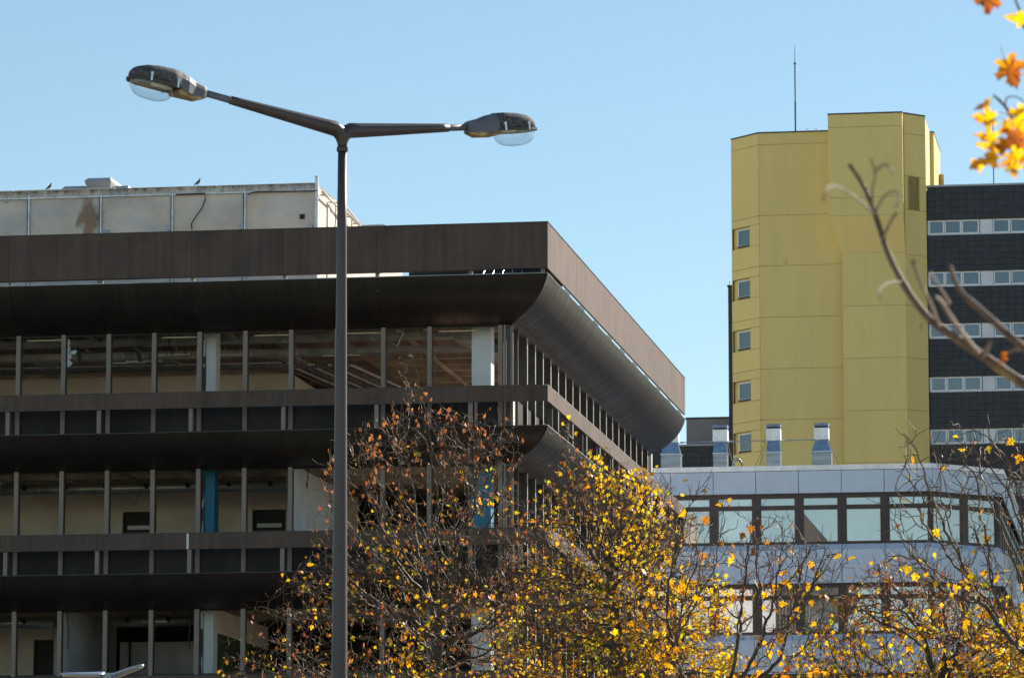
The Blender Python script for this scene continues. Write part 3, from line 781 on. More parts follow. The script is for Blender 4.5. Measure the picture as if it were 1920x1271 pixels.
def pigeon(px, py, face, label, h):
    x_, z_ = on_y(BO, px, py, 6.15)
    o = empty('pigeon', BO + AX * x_ + AY * 6.15 + Vector((0, 0, 24.645)), -TH, label=label, cat='bird', group='pigeons sitting on the plant room edge')
    f = face
    def ell(cx, cz, rx, ry): return [(cx + 0, ry * math.cos(a_), 0) for a_ in ()]
    path = [(-.16, .035, .012), (-.12, .055, .022), (-.06, .09, .04), (0, .13, .055), (.045, .175, .05), (.065, .215, .033), (.072, .245, .026), (.078, .268, .03), (.082, .288, .018)]
    rs = []
    for i, (cx, cz, r) in enumerate(path):
        a_, b2 = path[max(i - 1, 0)], path[min(i + 1, len(path) - 1)]
        dx, dz = b2[0] - a_[0], b2[1] - a_[1]; l = math.hypot(dx, dz)
        nx, nz = -dz / l, dx / l
        rs.append([(f * (cx + nx * r * math.sin(t_)) * h, r * math.cos(t_) * h, (cz + nz * r * math.sin(t_)) * h) for t_ in [2 * math.pi * k / 10 for k in range(10)]])
    MB().rings(rs).build('body', M_BIRD, o, smooth=True)
    MB().tube([(f * .058 * h, 0, .2 * h), (f * .07 * h, 0, .235 * h)], [.040 * h, .030 * h], 10).build('neck', M_BIRDNECK, o, smooth=True)
    MB().tube([(f * .10 * h, 0, .27 * h), (f * .128 * h, 0, .262 * h)], [.009 * h, .002 * h], 6).build('beak', M_HORN, o)
    for s in (-1, 1):
        MB().tube([(f * .0 * h, s * .02 * h, .1 * h), (f * .005 * h, s * .02 * h, .0)], .006 * h, 5).tube([(0, s * .02 * h, .003), (f * .035 * h, s * .02 * h, .003)], .005 * h, 5).build('leg', M_HORN, o)
        rs = [[(f * (.04 - t_ * .19) * h, s * (.045 + .012 * math.sin(t_ * 3.1) - .02 * t_) * h, (.155 - .115 * t_ + q_ * (.035 * (1 - t_) + .008)) * h) for q_ in (-1, 0, 1)] for t_ in (0, .25, .5, .75, 1)]
        rs2 = [[(x, y + s * .006 * h, z) for x, y, z in r] for r in rs]
        MB().rings([r + r2[::-1] for r, r2 in zip(rs, rs2)]).build('wing', M_BIRD, o, smooth=True)
pigeon(92, 355, 1, 'dark pigeon on the concrete roof edge left of the hooded vents', 0.75)
pigeon(371, 346, 1, 'dark pigeon perched alone on the roof edge between the vents and the lamp post', 0.80)

# ------------------------------------------------------------------ yellow tower
TW = empty('stair_tower', TO, -TH, label='tall mustard yellow clad tower with chamfered corners and a jutting upper box', cat='building')
TF = Face(TW, 0, 0, 0)
TL = Face(TW, -1.98, 1.98, -math.pi / 4)            # left chamfer, length 2.8
D2 = math.sqrt(2)
seams = [0, 6.5, 9.8, 13.1, 16.4, 19.7, 23.0, 26.35, 29.65, 32.95, 36.28, 39.55, 42.86, 46.18, 49.44, 54.05, 54.80]
# cladding sheets storey by storey, joints recessed against a darker core
M_YELJ = simple('yellow_joint_shadow_paint', (0.34, 0.25, 0.08), 0.9)
MB().prism([(0.45, 0.05), (10.4, 0.05), (10.4, 12.0), (-1.9, 12.0), (-1.9, 2.4)], 0, 54.75).build('core', M_YELJ, TW)
def sheet(face, s0, s1, z0, z1, name='cladding_sheet', d=0.0):
    face.box(name, M_YEL, s0, s1, d - 0.045, d, z0 + 0.012, z1 - 0.012)
for z0, z1 in spans(seams):
    sheet(TF, 0.02, 4.75 if z0 > 46.3 else 5.5, z0, z1)
# left chamfer with the stair windows
WZ = [(32.9 + 3.31 * k) for k in range(-8, 5)]
glm = {}
def tower_window(face, s0, s1, z0, z1, rail=True):
    k = (round(s1 - s0, 3), round(z1 - z0, 3))
    if k not in glm:
        w_, h_ = k
        fr = MB().box(0, w_, 0, .08, 0, .09).box(0, w_, 0, .08, h_ - .08, h_).box(0, .09, 0, .08, .09, h_ - .08).box(w_ - .07, w_, 0, .08, .09, h_ - .08).mesh('window', M_WHITEFR)
        pn = MB().box(.09, w_ - .07, .03, .045, .09, h_ - .08).mesh('pane', M_GLASSD)
        sl = MB().box(.0, w_, -.03, .0, -.05, .06).mesh('sill', M_DKFRAME)
        glm[k] = (fr, pn, sl)
    fr, pn, sl = glm[k]
    o = face.put(fr, 'window', s0, 0, z0)
    put(pn, 'pane', o, (0, 0, 0)); put(sl, 'sill', o, (0, 0, 0))
    return o
ch = 2.8
zs = sorted([z for z in seams])
TLI = Face(TW, -1.98 + .22 / D2, 1.98 + .22 / D2, -math.pi / 4)
wins = []
for k, py0, py1 in ((0, 429, 462), (1, 525, 558), (2, 620, 654), (3, 716, 750), (4, 812, 846)):
    z_t = TO.z + on_y(TO, 1393, py0, 1.2)[1]; z_b = on_y(TO, 1393, py1, 1.2)[1]
    wins.append((z_b, z_t))
for k in range(5, 12): wins.append((wins[4][0] - 3.31 * (k - 4), wins[4][1] - 3.31 * (k - 4)))
wz0, wz1 = wins[0]
s_w0, s_w1 = 0.42, 1.82                               # window along the chamfer
band = []
prev = 54.80
for zb_, zt_ in wins:
    # solid piece from prev down to the head of the opening, cut at the storey seams
    cuts = sorted([z for z in seams if zt_ + .08 < z < prev] + [zt_ + .08, prev])
    for z0, z1 in spans(cuts): sheet(TL, 0, ch - 0.02, z0, z1)
    sheet(TL, s_w1 + .02, ch - 0.02, zb_ - .14, zt_ + .08)
    TLI.box('reveal', M_YEL, -.05, s_w1, -.05, 0, zb_ - .2, zt_ + .12)
    TL.box('reveal_sill', M_YEL, 0.0, s_w1, -.2, -.001, zb_ - .2, zb_ - .141)
    TL.box('reveal_head', M_YELJ, 0.0, s_w1, -.2, -.046, zt_ + .081, zt_ + .13)
    tower_window(Face(TW, TL.ox + .15 / D2, TL.oy + .15 / D2, -math.pi / 4), s_w0, s_w1, zb_, zt_)
    prev = zb_ - .14
sheet(TL, 0, ch - .02, 0, prev)
TF.box('roof_rim', M_YELRIM, 0.0, 4.62, -.3, .03, 54.80, 54.88)
TL.box('roof_rim', M_YELRIM, 0.0, ch, -.3, .03, 54.80, 54.88)
MB().box(-1.97, -1.93, 1.99, 12, 0, 54.8).build('cladding_sheet', M_YEL, TW)
# jutting box: lower shaft, sloped underside, upper box
LX0, LX1, LY = 5.39, 9.38, -1.0
UX0, UX1, UY = 4.63, 9.35, -1.9
MB().prism([(LX0 + .03, LY + .03), (LX1 - .03, LY + .03), (LX1 + 1.25, LY + 1.35), (LX1 + 1.25, 2.0), (LX0 + .03, 2.0)], 0, 55.3).build('core', M_YELJ, TW)
LF = Face(TW, LX0, LY, 0)
ls = [0, 6.9, 10.2, 13.5, 16.8, 20.1, 23.4, 26.7, 30.0, 33.31, 36.63, 39.97, 43.31, 46.70]
for z0, z1 in spans(ls): sheet(LF, 0, LX1 - LX0, z0, z1)
RF = Face(TW, LX1, LY, math.pi / 4)                 # right chamfer
RL = 1.83
rs_ = ls[:-1] + [46.55, 54.35, 55.62]
LVX0, LVX1, LVZ0, LVZ1 = 0.32, 1.22, 49.45, 51.6
for z0, z1 in spans(rs_):
    if z0 < 50 < z1:
        sheet(RF, .02, RL, z0, LVZ0); sheet(RF, .02, LVX0, LVZ0 + .0, LVZ1); sheet(RF, LVX1, RL, LVZ0, LVZ1); sheet(RF, .02, RL, LVZ1, z1)
    else: sheet(RF, .02, RL, z0, z1)
RF.box('roof_rim', M_YELRIM, 0, RL, -.3, .03, 55.62, 55.70)
RF.box('louvre_back', M_BLACK, LVX0, LVX1, -.20, -.15, LVZ0, LVZ1)
RF.box('louvre_frame', M_YELFRAME, LVX0 - .04, LVX0 + .03, -.1, .03, LVZ0 - .04, LVZ1 + .04)
RF.box('louvre_frame', M_YELFRAME, LVX1 - .03, LVX1 + .04, -.1, .03, LVZ0 - .04, LVZ1 + .04)
RF.box('louvre_frame', M_YELFRAME, LVX0 + .031, LVX1 - .031, -.1, .03, LVZ1 - .02, LVZ1 + .04)
RF.box('louvre_frame', M_YELFRAME, LVX0 + .031, LVX1 - .031, -.1, .03, LVZ0 - .04, LVZ0 + .02)
for k in range(21):
    z_ = LVZ0 + .05 + k * .1
    me = BOXES.get('slat')
    if me is None:
        me = MB().hexa([(0, 0.0, 0), (LVX1 - LVX0 - .08, 0.0, 0), (LVX1 - LVX0 - .08, .05, .03), (0, .05, .03)], [(0, 0, .015), (LVX1 - LVX0 - .08, 0, .015), (LVX1 - LVX0 - .08, .05, .045), (0, .05, .045)]).mesh('louvre_slat', M_YELFRAME)
        BOXES['slat'] = me
    RF.put(me, 'louvre_slat', LVX0 + .04, -.02, z_)
# upper box
UF = Face(TW, UX0, UY, 0)
for z0, z1 in spans([48.95, 50.13, 54.66, 55.50]): sheet(UF, 0, UX1 - UX0, z0, z1)
MB().prism([(UX0 + .02, UY + .05), (UX1 - .02, UY + .05), (UX1 - .02, 1.5), (UX0 + .02, 1.5)], 48.96, 55.45).build('core', M_YELJ, TW)
UR = Face(TW, UX1, UY, math.pi / 2)
for z0, z1 in spans([48.95, 50.13, 54.66, 55.50]): sheet(UR, 0.046, 1.0, z0, z1)
UF.box('roof_rim', M_YELRIM, -.02, UX1 - UX0 + .02, -1.5, .03, 55.50, 55.58)
UL = [(UX0, UY), (UX1, UY), (UX1, LY), (UX0, .0)]
mb = MB().hexa([(LX0, LY - .001, 46.70), (LX1, LY - .001, 46.70), (LX1, .5, 46.70), (LX0, .5, 46.70)],
               [(UX0, UY, 48.948), (UX1, UY, 48.948), (UX1, .5, 48.948), (UX0, .5, 48.948)])
mb.build('sloped_underside', M_YEL, TW)
MB().box(UX0 + .001, UX0 + .04, UY + .05, 1.4, 48.96, 55.49).build('cladding_sheet', M_YEL, TW)
# stepped rear part of the tower that catches the sun
for z0, z1 in spans([40, 43.4, 46.7, 50.0, 54.45, 55.52]):
    MB().box(10.60, 10.66, 0.34, 5.15, z0 + .012, z1 - .012).build('cladding_sheet', M_YEL, TW)
    MB().box(10.602, 10.88, 5.151, 5.2, z0 + .012, z1 - .012).build('cladding_sheet', M_YEL, TW)
    MB().box(10.88, 10.92, 5.2, 11.9, z0 + .012, z1 - .012).build('cladding_sheet', M_YEL, TW)
MB().box(4.9, 10.6, 0.5, 11.9, 40, 55.5).build('core', M_YELJ, TW)
MB().box(4.9, 10.89, 5.21, 11.9, 40, 55.5).build('core', M_YELJ, TW)
MB().box(10.5, 10.95, 5.15, 12, 55.53, 55.6).build('roof_rim', M_YELRIM, TW)
MB().box(10.921, 11.25, 10.3, 10.36, 52.3, 53.7).build('window_hood', M_YELFRAME, TW)
# small fittings on the tower roof
def thin(name, label, cat, px, D_y, py0, py1, r, extra=None):
    x_, z1 = on_y(TO, px, py0, D_y); _, z0 = on_y(TO, px, py1, D_y)
    o = empty(name, TO + AX * x_ + AY * D_y + Vector((0, 0, z0)), -TH, label=label, cat=cat)
    h = z1 - z0
    MB().tube([(0, 0, 0), (0, 0, h * .36)], r * 1.25, 6).build('lower_tube', M_YELRIM, o)
    MB().tube([(0, 0, h * .36 + .001), (0, 0, h * .80)], r, 6).build('middle_tube', M_YELRIM, o)
    MB().tube([(0, 0, h * .80 + .001), (0, 0, h)], [r * .6, r * .3], 6).build('tip_rod', M_YELRIM, o)
    MB().tube([(0, 0, h * .785), (0, 0, h * .80)], r * 1.9, 8).build('joint_collar', M_YELRIM, o)
    return o
thin('antenna_mast', 'thin tall dark antenna rod standing on the roof of the yellow tower', 'antenna', 1490, 4.0, 85, 252, .045)
thin('antenna_mast', 'thin antenna rod on the roof of the dark tiled block, behind the yellow leaves', 'antenna', 1861, 6.0, 204, 350, .03)
for px, la in ((1512, 'small pale bracket on the tower roof just right of the antenna'), (1528, 'small pale hooked bracket on the tower roof beside the jutting box')):
    x_, z_ = on_y(TO, px, 247, 1.0)
    o = MB().tube([(0, 0, -.1), (0, 0, .18), (.08, 0, .22), (.10, 0, .12)], .03, 5).tube([(-.12, 0, -.1), (0, 0, .1)], .025, 5).build('roof_bracket', M_WHITEFR, None, label=la, cat='bracket')
    o.location = TO + AX * x_ + AY * 1.0 + Vector((0, 0, 55.0)); o.rotation_euler = (0, 0, -TH)

# ------------------------------------------------------------------ dark tiled ward block
WB = empty('hospital_block', TO + AX * 10.69 + AY * 0.5, -TH, label='dark blue tiled block with white window strips right of the yellow tower', cat='building')
WF = Face(WB, 0, 0, 0)
WL = 15.0
MB().box(0.02, WL, 0.06, 14, 0, 51.0).build('core', M_TILEBACK, WB)
WF.box('roof_flashing', M_HOOD, -.02, WL, -.4, .05, 51.08, 51.20)
strips = [(47.97, 48.90), (44.65, 45.58), (41.32, 42.24), (37.90, 38.84), (34.57, 35.50), (31.24, 32.17), (27.9, 28.83)]
bands = [(48.92, 51.06)] + [(strips[i + 1][1] + .02, strips[i][0] - .02) for i in range(6)]
ntile = 0
TWD = 0.50
stuff = MB()
for bi, (z0, z1) in enumerate(bands):
    n = max(1, round((z1 - z0) / 0.42)); hh = (z1 - z0) / n
    for r0 in range(n):
        k = 0
        s_ = 0.02 + (0.0 if r0 % 2 == 0 else 0.0)
        while s_ < WL - 0.3:
            dj = rnd.uniform(0, 0.008)
            if ntile < 300 and s_ < 6.6 and bi < 6:
                WF.box('wall_tile', M_TILE, s_ + .008, s_ + TWD - .008, -.05, 0.0 + round(dj, 3), z0 + r0 * hh + .008, z0 + (r0 + 1) * hh - .008)
                ntile += 1
            else:
                stuff.box(s_ + .008, s_ + TWD - .008, -dj, .05, z0 + r0 * hh + .008, z0 + (r0 + 1) * hh - .008)
            s_ += TWD
stuff.build('tile_cladding', M_TILE, WB, kind='stuff')
MB().box(0.02, WL, 0.0, .055, 0, 27.8).build('lower_cladding', M_TILE, WB)
# window strip layout, measured on the top strip: s, width, kind
lay = [(0.12, 1.0, 'w'), (1.12, 1.09, 'w'), (2.21, 1.13, 'w'), (3.36, .80, 'p'), (4.18, 1.09, 'w'), (5.29, 1.09, 'w'), (6.40, 1.09, 'w'), (7.51, .8, 'p'), (8.33, 1.09, 'w'), (9.44, 1.09, 'w'), (10.55, 1.09, 'w')]
wm = {}
def strip_window(face, s0, wd, z0, z1, dark):
    k = (wd, round(z1 - z0, 3))
    if k not in wm:
        h_ = z1 - z0
        fr = MB().box(0, wd, 0, .09, 0, .12).box(0, wd, 0, .09, h_ - .07, h_).box(0, .07, 0, .09, .12, h_ - .07).box(wd - .11, wd, 0, .09, .12, h_ - .07).mesh('window', M_WHITEFR)
        wm[k] = (fr, MB().box(.07, wd - .11, .04, .055, .12, h_ - .07).mesh('pane', M_GLASSD), MB().box(.07, wd - .11, .03, .04, .12, .15).mesh('glazing_bead', M_DKFRAME),
                 MB().box(.075, wd - .115, .30, .32, .12, h_ - .07).mesh('blind', M_BLINDG))
    fr, pn, bd, bl = wm[k]
    o = face.put(fr, 'window', s0, 0, z0)
    put(pn, 'pane', o); put(bd, 'glazing_bead', o)
    if not dark: put(bl, 'blind', o)
    return o
WFI = Face(WB, 0, 0.03, 0)
for i, (z0, z1) in enumerate(strips):
    # hollow behind the glass
    for j, (s0, wd, kd) in enumerate(lay):
        if kd == 'w':
            wo_ = strip_window(WFI, s0, wd - .02, z0 + .03, z1, dark=(i == 0 or (i + j) % 5 == 3 or (i == 4 and j == 0)))
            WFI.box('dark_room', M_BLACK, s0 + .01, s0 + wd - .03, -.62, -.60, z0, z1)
            if i == 0 and j in (0, 1, 2):
                mb = MB()
                for q_ in range(26 if j == 2 else 8):
                    cx = s0 + .2 + rnd.random() * .6; cz = z0 + .25 + rnd.random() * .5 * (1 if j == 2 else .4)
                    mb.add([(cx, .16, cz), (cx + .04, .15, cz + .02), (cx + .02, .17, cz + .05), (cx - .02, .16, cz + .04)], [(0, 1, 2, 3)])
                mb.build('window_orchid', M_PINK, WB, label='pink orchids behind the glass')
                MB().tube([(s0 + .5, .2, z0 + .13), (s0 + .5, .2, z0 + .26)], [.05, .08], 8).build('flower_pot', M_BLACK, WB)
        else:
            WFI.box('infill_panel', M_WHITEPN, s0 + .01, s0 + wd - .01, -.05, 0, z0 + .03, z1 - .0)
    WFI.box('window_sill', M_WHITEFR, .1, 11.7, -.06, .07, z0 - .012, z0 + .028)
    WFI.box('strip_jamb', M_WHITEFR, .03, .118, -.05, 0.02, z0 + .03, z1)
    WFI.box('window_strip_head', M_YELFRAME, .1, 11.7, -.04, .025, z1 + .001, z1 + .018)
# openings need a hollow: set the core back behind the strips
for o in list(WB.children):
    if o.name.startswith('core'):
        bpy.data.objects.remove(o, do_unlink=True)
MB().box(0.02, WL, 0.75, 14, 0, 51.0).build('core', M_TILEBACK, WB)
for bi, (z0, z1) in enumerate(bands + [(0, 27.85)]):
    MB().box(0.02, WL, 0.058, 0.748, z0, z1).build('core', M_TILEBACK, WB)

# ------------------------------------------------------------------ unseen tall block added right of the yard to shade the clinic's side
NB = empty('added_shade_block', (46, 196, 0), -TH, label='added unseen dark tiled block right of the yard, shading the clinic side', cat='building')
MB().box(0, 24, 0, 52, 0, 50).build('wall', M_TILE, NB)
NF = Face(NB, 0, 0, 0); NFL = Face(NB, 0, 52, -math.pi / 2)
for k in range(13):
    NF.box('window_strip', M_WHITEPN, .5, 23.5, .0, .06, 6.6 + k * 3.31, 7.5 + k * 3.31)
    NFL.box('window_strip', M_WHITEPN, .5, 51.5, .0, .06, 6.6 + k * 3.31, 7.5 + k * 3.31)

# ------------------------------------------------------------------ low blocks behind, left of the tower
x0, zt = on_y(TO, 1365, 535, 6)
AN = empty('tower_annex', TO + AX * x0 + AY * 6, -TH, label='narrow dark tiled block peeping out left of the yellow tower', cat='building')
MB().box(0, 2.0, 0, 8, 0, 45.85).build('wall', M_TILE, AN)
MB().box(-.06, 2.05, -.06, 8, 45.852, 45.95).build('roof_rim', M_YELRIM, AN)
MB().tube([(.1, .1, 45.95), (.1, .1, 46.25)], .03, 5).build('roof_pin', M_STEEL, AN)
LB = empty('machine_house', TO + AX * -6.39 + AY * 14, -TH, label='plain grey lilac rendered box between the dark office block and the yellow tower', cat='building')
MB().box(0, 4.3, 0, 6, 0, 38.2).build('wall', M_LILAC, LB)
MB().box(-.06, 4.36, -.06, 6, 38.202, 38.32).build('roof_rim', M_YELRIM, LB)
DB = empty('tiled_parapet_block', TO + AX * -9.6 + AY * 10, -TH, label='low dark tiled block behind the shiny roof ducts', cat='building')
DF = Face(DB, 0, 0, 0)
MB().box(0, 6.8, .06, 3.9, 0, 35.9).build('core', M_TILEBACK, DB)
for r0 in range(5):
    for c0 in range(13):
        DF.box('wall_tile', M_TILE, c0 * .52 + .008, c0 * .52 + .51, -.05, round(rnd.uniform(0, .008), 3), 33.9 + r0 * .4 + .008, 33.9 + r0 * .4 + .392)
MB().box(0, 6.8, .02, .058, 0, 33.89).build('lower_cladding', M_TILE, DB)
DF.box('roof_rim', M_HOOD, -.05, 6.85, -.4, .05, 35.91, 36.02)

# ------------------------------------------------------------------ pale grey block
GB = empty('clinic_building', GO, -TH, label='pale blue grey panelled block with dark brown window bands and a white coping', cat='building')
GF = Face(GB, 0, 0, 0)
GC = Face(GB, 0, 0, math.pi / 4)
CL = 2.66 * D2
GS = Face(GB, 2.66, 2.66, math.pi / 2)
GJ = [-0.0] + [-1.93 - 1.715 * k for k in range(0, 12)]
GJc = [0, CL / 2, CL]
GJs = [0 + 2.0 * k for k in range(0, 18)]
GST = 3.60
lv = [(21.645, 21.43)]
ztop = 21.43
def gface(F_, joints, windows=True, blinds=True, seed=1, nlev=3):
    rr = random.Random(seed)
    for a0, a1 in spans(joints):
        F_.box('cornice_panel', M_GPANEL, a0 + .012, a1 - .012, -.06, 0, 20.53, 21.42)
        F_.box('coping_piece', M_COPING, a0 + .004, a1 - .004, -.5, .05, 21.44, 21.64)
        for k in range(nlev):
            zt_ = 18.49 - GST * k; zb_ = 16.92 - GST * k
            F_.box('spandrel_panel', M_GPANEL, a0 + .012, a1 - .012, -.06, 0, zb_, zt_ - .24)
            key = ('ledge', round(a1 - a0, 3))
            if key not in BOXES:
                wd = a1 - a0 - .024
                BOXES[key] = MB().hexa([(0, 0, 0), (wd, 0, 0), (wd, .3, 0), (0, .3, 0)], [(0, .22, .24), (wd, .22, .24), (wd, .3, .24), (0, .3, .24)]).mesh('window_ledge', M_GPANEL)
            F_.put(BOXES[key], 'window_ledge', a0 + .012, 0, zt_ - .238)
GW = {}
def gwindow(F_, a0, a1, z0, z1, blind):
    """brown frame with a transom light above and a main light below, set back 0.22"""
    wd = a1 - a0; h_ = z1 - z0
    k = (round(wd, 3), round(h_, 3))
    if k not in GW:
        zt_ = h_ - .62
        fr = MB().box(0, wd, 0, .14, 0, .09).box(0, wd, 0, .14, h_ - .16, h_).box(0, .17, 0, .14, .09, h_ - .16).box(wd - .17, wd, 0, .14, .09, h_ - .16)
        fr.box(.17, wd - .17, .0, .13, zt_, zt_ + .15)
        fr = fr.mesh('window', M_DKFRAME)
        bead = MB()
        for z_a, z_b in ((.09, zt_), (zt_ + .15, h_ - .16)):
            bead.box(.17, wd - .17, .05, .065, z_a, z_a + .022).box(.17, wd - .17, .05, .065, z_b - .022, z_b).box(.17, .192, .05, .065, z_a + .022, z_b - .022).box(wd - .192, wd - .17, .05, .065, z_a + .022, z_b - .022)
        GW[k] = (fr, MB().box(.17, wd - .17, .07, .085, .09, zt_).mesh('pane', M_GLASS), MB().box(.17, wd - .17, .07, .085, zt_ + .15, h_ - .16).mesh('transom_pane', M_GLASS),
                 bead.mesh('glazing_bead', M_MULL))
    fr, p1, p2, bd = GW[k]
    o = F_.put(fr, 'window', a0, -.2, z0)
    put(p1, 'pane', o); put(p2, 'transom_pane', o); put(bd, 'glazing_bead', o)
    if blind: 
        hb = h_ - .3 if blind == 2 else 0.62
        kk = ('bl', round(wd, 3), blind)
        if kk not in BOXES: BOXES[kk] = MB().box(.12, wd - .12, .22, .235, (h_ - hb - .1), h_ - .1).mesh('roller_blind', M_BLIND)
        put(BOXES[kk], 'roller_blind', o)
    return o
gface(GF, GJ, seed=2); gface(GC, GJc, seed=3); gface(GS, GJs[:14], seed=4)
MB().prism([(-21, .5), (0.2, .5), (2.4, 2.7), (2.4, 30), (-21, 30)], 21.2, 21.5).build('roof_deck', M_ROOFING, GB)
rr = random.Random(5)
def inner(poly, z0, z1, name, mat):
    MB().prism(poly, z0, z1).build(name, mat, GB)
fp = [(-21, .4), (0.12, .4), (2.25, 2.55), (2.25, 29), (-21, 29)]
for k in range(4):
    z1 = 20.52 - GST * k; z0 = 18.50 - GST * k
    for F_, js in ((GF, GJ), (GC, GJc), (GS, GJs[:14])):
        for a0, a1 in spans(js):
            if k == 3: z0_, z1_ = z0, z1
            bl = 0
            if F_ is GF:
                bl = {0: [0, 0, 0, 0, 2, 1, 1, 0, 1, 2, 2, 0], 1: [0, 1, 2, 0, 0, 1, 0, 2, 1, 0, 0, 0], 2: [1] * 12, 3: [0] * 12}[k][min(11, spans(js)[::-1].index((a0, a1)))]
            gwindow(F_, a0 + .002, a1 - .002, z0, z1, bl)
        # soffit strip over the windows
    inner(fp, z0 - .42, z0 - .12, 'floor_slab', M_ROOM)
    inner(fp, z1 + .02, z1 + .08, 'ceiling_board', M_BLIND)
    MB().box(-21, 1.6, 4.2, 4.35, z0 - .1, z1).build('room_wall', M_ROOM, GB)
    for px_ in (-14.0, -8.9, -3.6):
        MB().box(px_, px_ + .12, .5, 4.19, z0 - .1, z1).build('room_partition', M_ROOM, GB)
    MB().box(-3.0, -2.1, 4.12, 4.19, z0, z0 + 1.35).build('room_door', M_HOOD, GB)
    MB().box(-5.0, -4.2, 4.12, 4.19, z0 + .3, z0 + 1.2).build('notice_board', M_HOOD, GB)
    for q_ in range(3):
        MB().box(-1.3 + q_ * .42, -1.0 + q_ * .42, 4.14, 4.19, z0 + .5 + .12 * (q_ % 2), z0 + .95 + .1 * (q_ % 2)).build('pinned_sheet', M_COLW, GB)
MB().prism([(-21, .1), (0, .1), (2.55, 2.65), (2.55, 29), (-21, 29)], 0, 5.9).build('ground_floor', M_GPANEL, GB)
# railing-like fins along the side face
for k in range(22):
    GS.box('vertical_fin', M_PALEALU, .5 + k * .42, .53 + k * .42, .02, .10, 17.2, 18.4)
# plant on one sill
pb = MB()
for q_ in range(40):
    a_ = rnd.random() * 6.28; l = .1 + rnd.random() * .25
    x_ = .7 + rnd.random() * .5
    c_, s__ = math.cos(math.pi / 4), math.sin(math.pi / 4)
    bx = Vector((x_ * c_ + .45 * -s__ * -1 * 0 + .0, x_ * s__ + .5, 18.62))
    tip = bx + Vector((math.cos(a_) * l, math.sin(a_) * l * .5, .05 + rnd.random() * .18))
    pb.add([bx, (bx + tip) / 2 + Vector((.03, 0, .02)), tip, (bx + tip) / 2 - Vector((.03, 0, .02))], [(0, 1, 2, 3)])
pb.build('window_plant', M_POT, GB)

# roof ducts standing on the pale grey block
def roof_duct(xc, wb, label, wide_top=0.57):
    o = empty('exhaust_duct', GO + AX * xc + AY * 3.0 + Vector((0, 0, 21.5)), -TH, label=label, cat='duct', group='galvanised exhaust ducts on the clinic roof')
    hw = wide_top / 2; hb = wb / 2
    def q(hx_, hy_, z, dx=0): return [(-hx_ + dx, -hy_, z), (hx_ + dx, -hy_, z), (hx_ + dx, hy_, z), (-hx_ + dx, hy_, z)]
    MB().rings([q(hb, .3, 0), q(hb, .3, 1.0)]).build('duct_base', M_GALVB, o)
    MB().rings([q(hb + .03, .33, 1.001), q(hb + .03, .33, 1.03)]).build('flange', M_STEEL, o)
    MB().rings([q(hb, .3, 1.031), q(hw * .84, .22, 1.50)]).build('taper', M_GALV, o)
    MB().rings([q(hw * .84 + .05, .25, 1.501), q(hw * .84 + .05, .25, 1.53)]).build('flange', M_STEEL, o)
    MB().rings([q(hw, .28, 1.531), q(hw, .28, 1.99)]).build('duct_head', M_GALVW, o)
    MB().rings([q(hw - .04, .2, 1.991), q(hw - .04, .2, 2.07)]).build('outlet_throat', M_BLACK, o)
    # raised rain flap
    MB().hexa([(-hw, -.30, 2.06), (hw, -.30, 2.06), (hw, .28, 2.12), (-hw, .28, 2.12)], [(-hw, -.22, 2.19), (hw, -.22, 2.19), (hw, .28, 2.15), (-hw, .28, 2.15)]).build('rain_cap', M_STEEL, o)
    MB().box(-hw, -hw + .02, -.2, .27, 1.991, 2.1).box(hw - .02, hw, -.2, .27, 1.991, 2.1).build('cap_cheek', M_GALV, o)
    MB().box(-hw + .04, -hw + .2, -.29, -.281, 1.62, 1.66).box(hw - .2, hw - .04, -.29, -.281, 1.62, 1.66).build('cover_strip', M_STEEL, o)
    return o
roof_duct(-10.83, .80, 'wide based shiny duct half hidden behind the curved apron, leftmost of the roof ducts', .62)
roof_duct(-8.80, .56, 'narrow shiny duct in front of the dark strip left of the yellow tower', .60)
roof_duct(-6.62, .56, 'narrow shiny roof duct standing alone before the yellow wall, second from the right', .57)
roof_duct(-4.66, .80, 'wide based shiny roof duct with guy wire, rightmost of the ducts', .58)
for k, (a0, a1, la) in enumerate([(-10.5, -9.12, 'thin steel stay rod between the two leftmost roof ducts'), (-8.48, -6.94, 'thin steel stay rod crossing in front of the lowest tower window'), (-6.30, -4.97, 'thin steel stay rod between the two rightmost roof ducts')]):
    o = empty('stay_rod', GO + AX * a0 + AY * 3.0 + Vector((0, 0, 23.02)), -TH, label=la, cat='rod')
    MB().tube([(0, 0, 0), (a1 - a0, 0, 0.02)], .022, 6).build('rod', M_STEEL, o)
    for xx in (.04, a1 - a0 - .04): MB().tube([(xx, 0, 0), (xx + .12 * (1 if xx < .5 else -1), 0, 0)], .04, 8).build('end_clamp', M_HOOD, o)
for k, (a0, z0, a1, z1, la) in enumerate([(-10.9, 23.0, -11.7, 21.6, 'thin guy wire left of the leftmost roof duct'), (-8.5, 22.95, -8.15, 21.6, 'thin guy wire at the duct before the dark strip'), (-6.95, 22.95, -7.45, 21.6, 'thin guy wire left of the narrow duct before the yellow wall'), (-6.90, 22.8, -7.3, 21.6, 'second thin guy wire left of the narrow duct before the yellow wall'), (-4.35, 22.9, -3.8, 21.6, 'thin guy wire right of the rightmost duct')]):
    o = MB().tube([(0, 0, 0), (a1 - a0, -.6, z1 - z0)], .010, 4).build('guy_wire', M_YELRIM, None, label=la, cat='wire')
    o.location = GO + AX * a0 + AY * 2.9 + Vector((0, 0, z0)); o.rotation_euler = (0, 0, -TH)
o = empty('vent_pipe', GO + AX * -8.27 + AY * 2.6 + Vector((0, 0, 21.4)), -TH, label='small grey pipe with two hooked swan necks beside the ducts', cat='pipe')
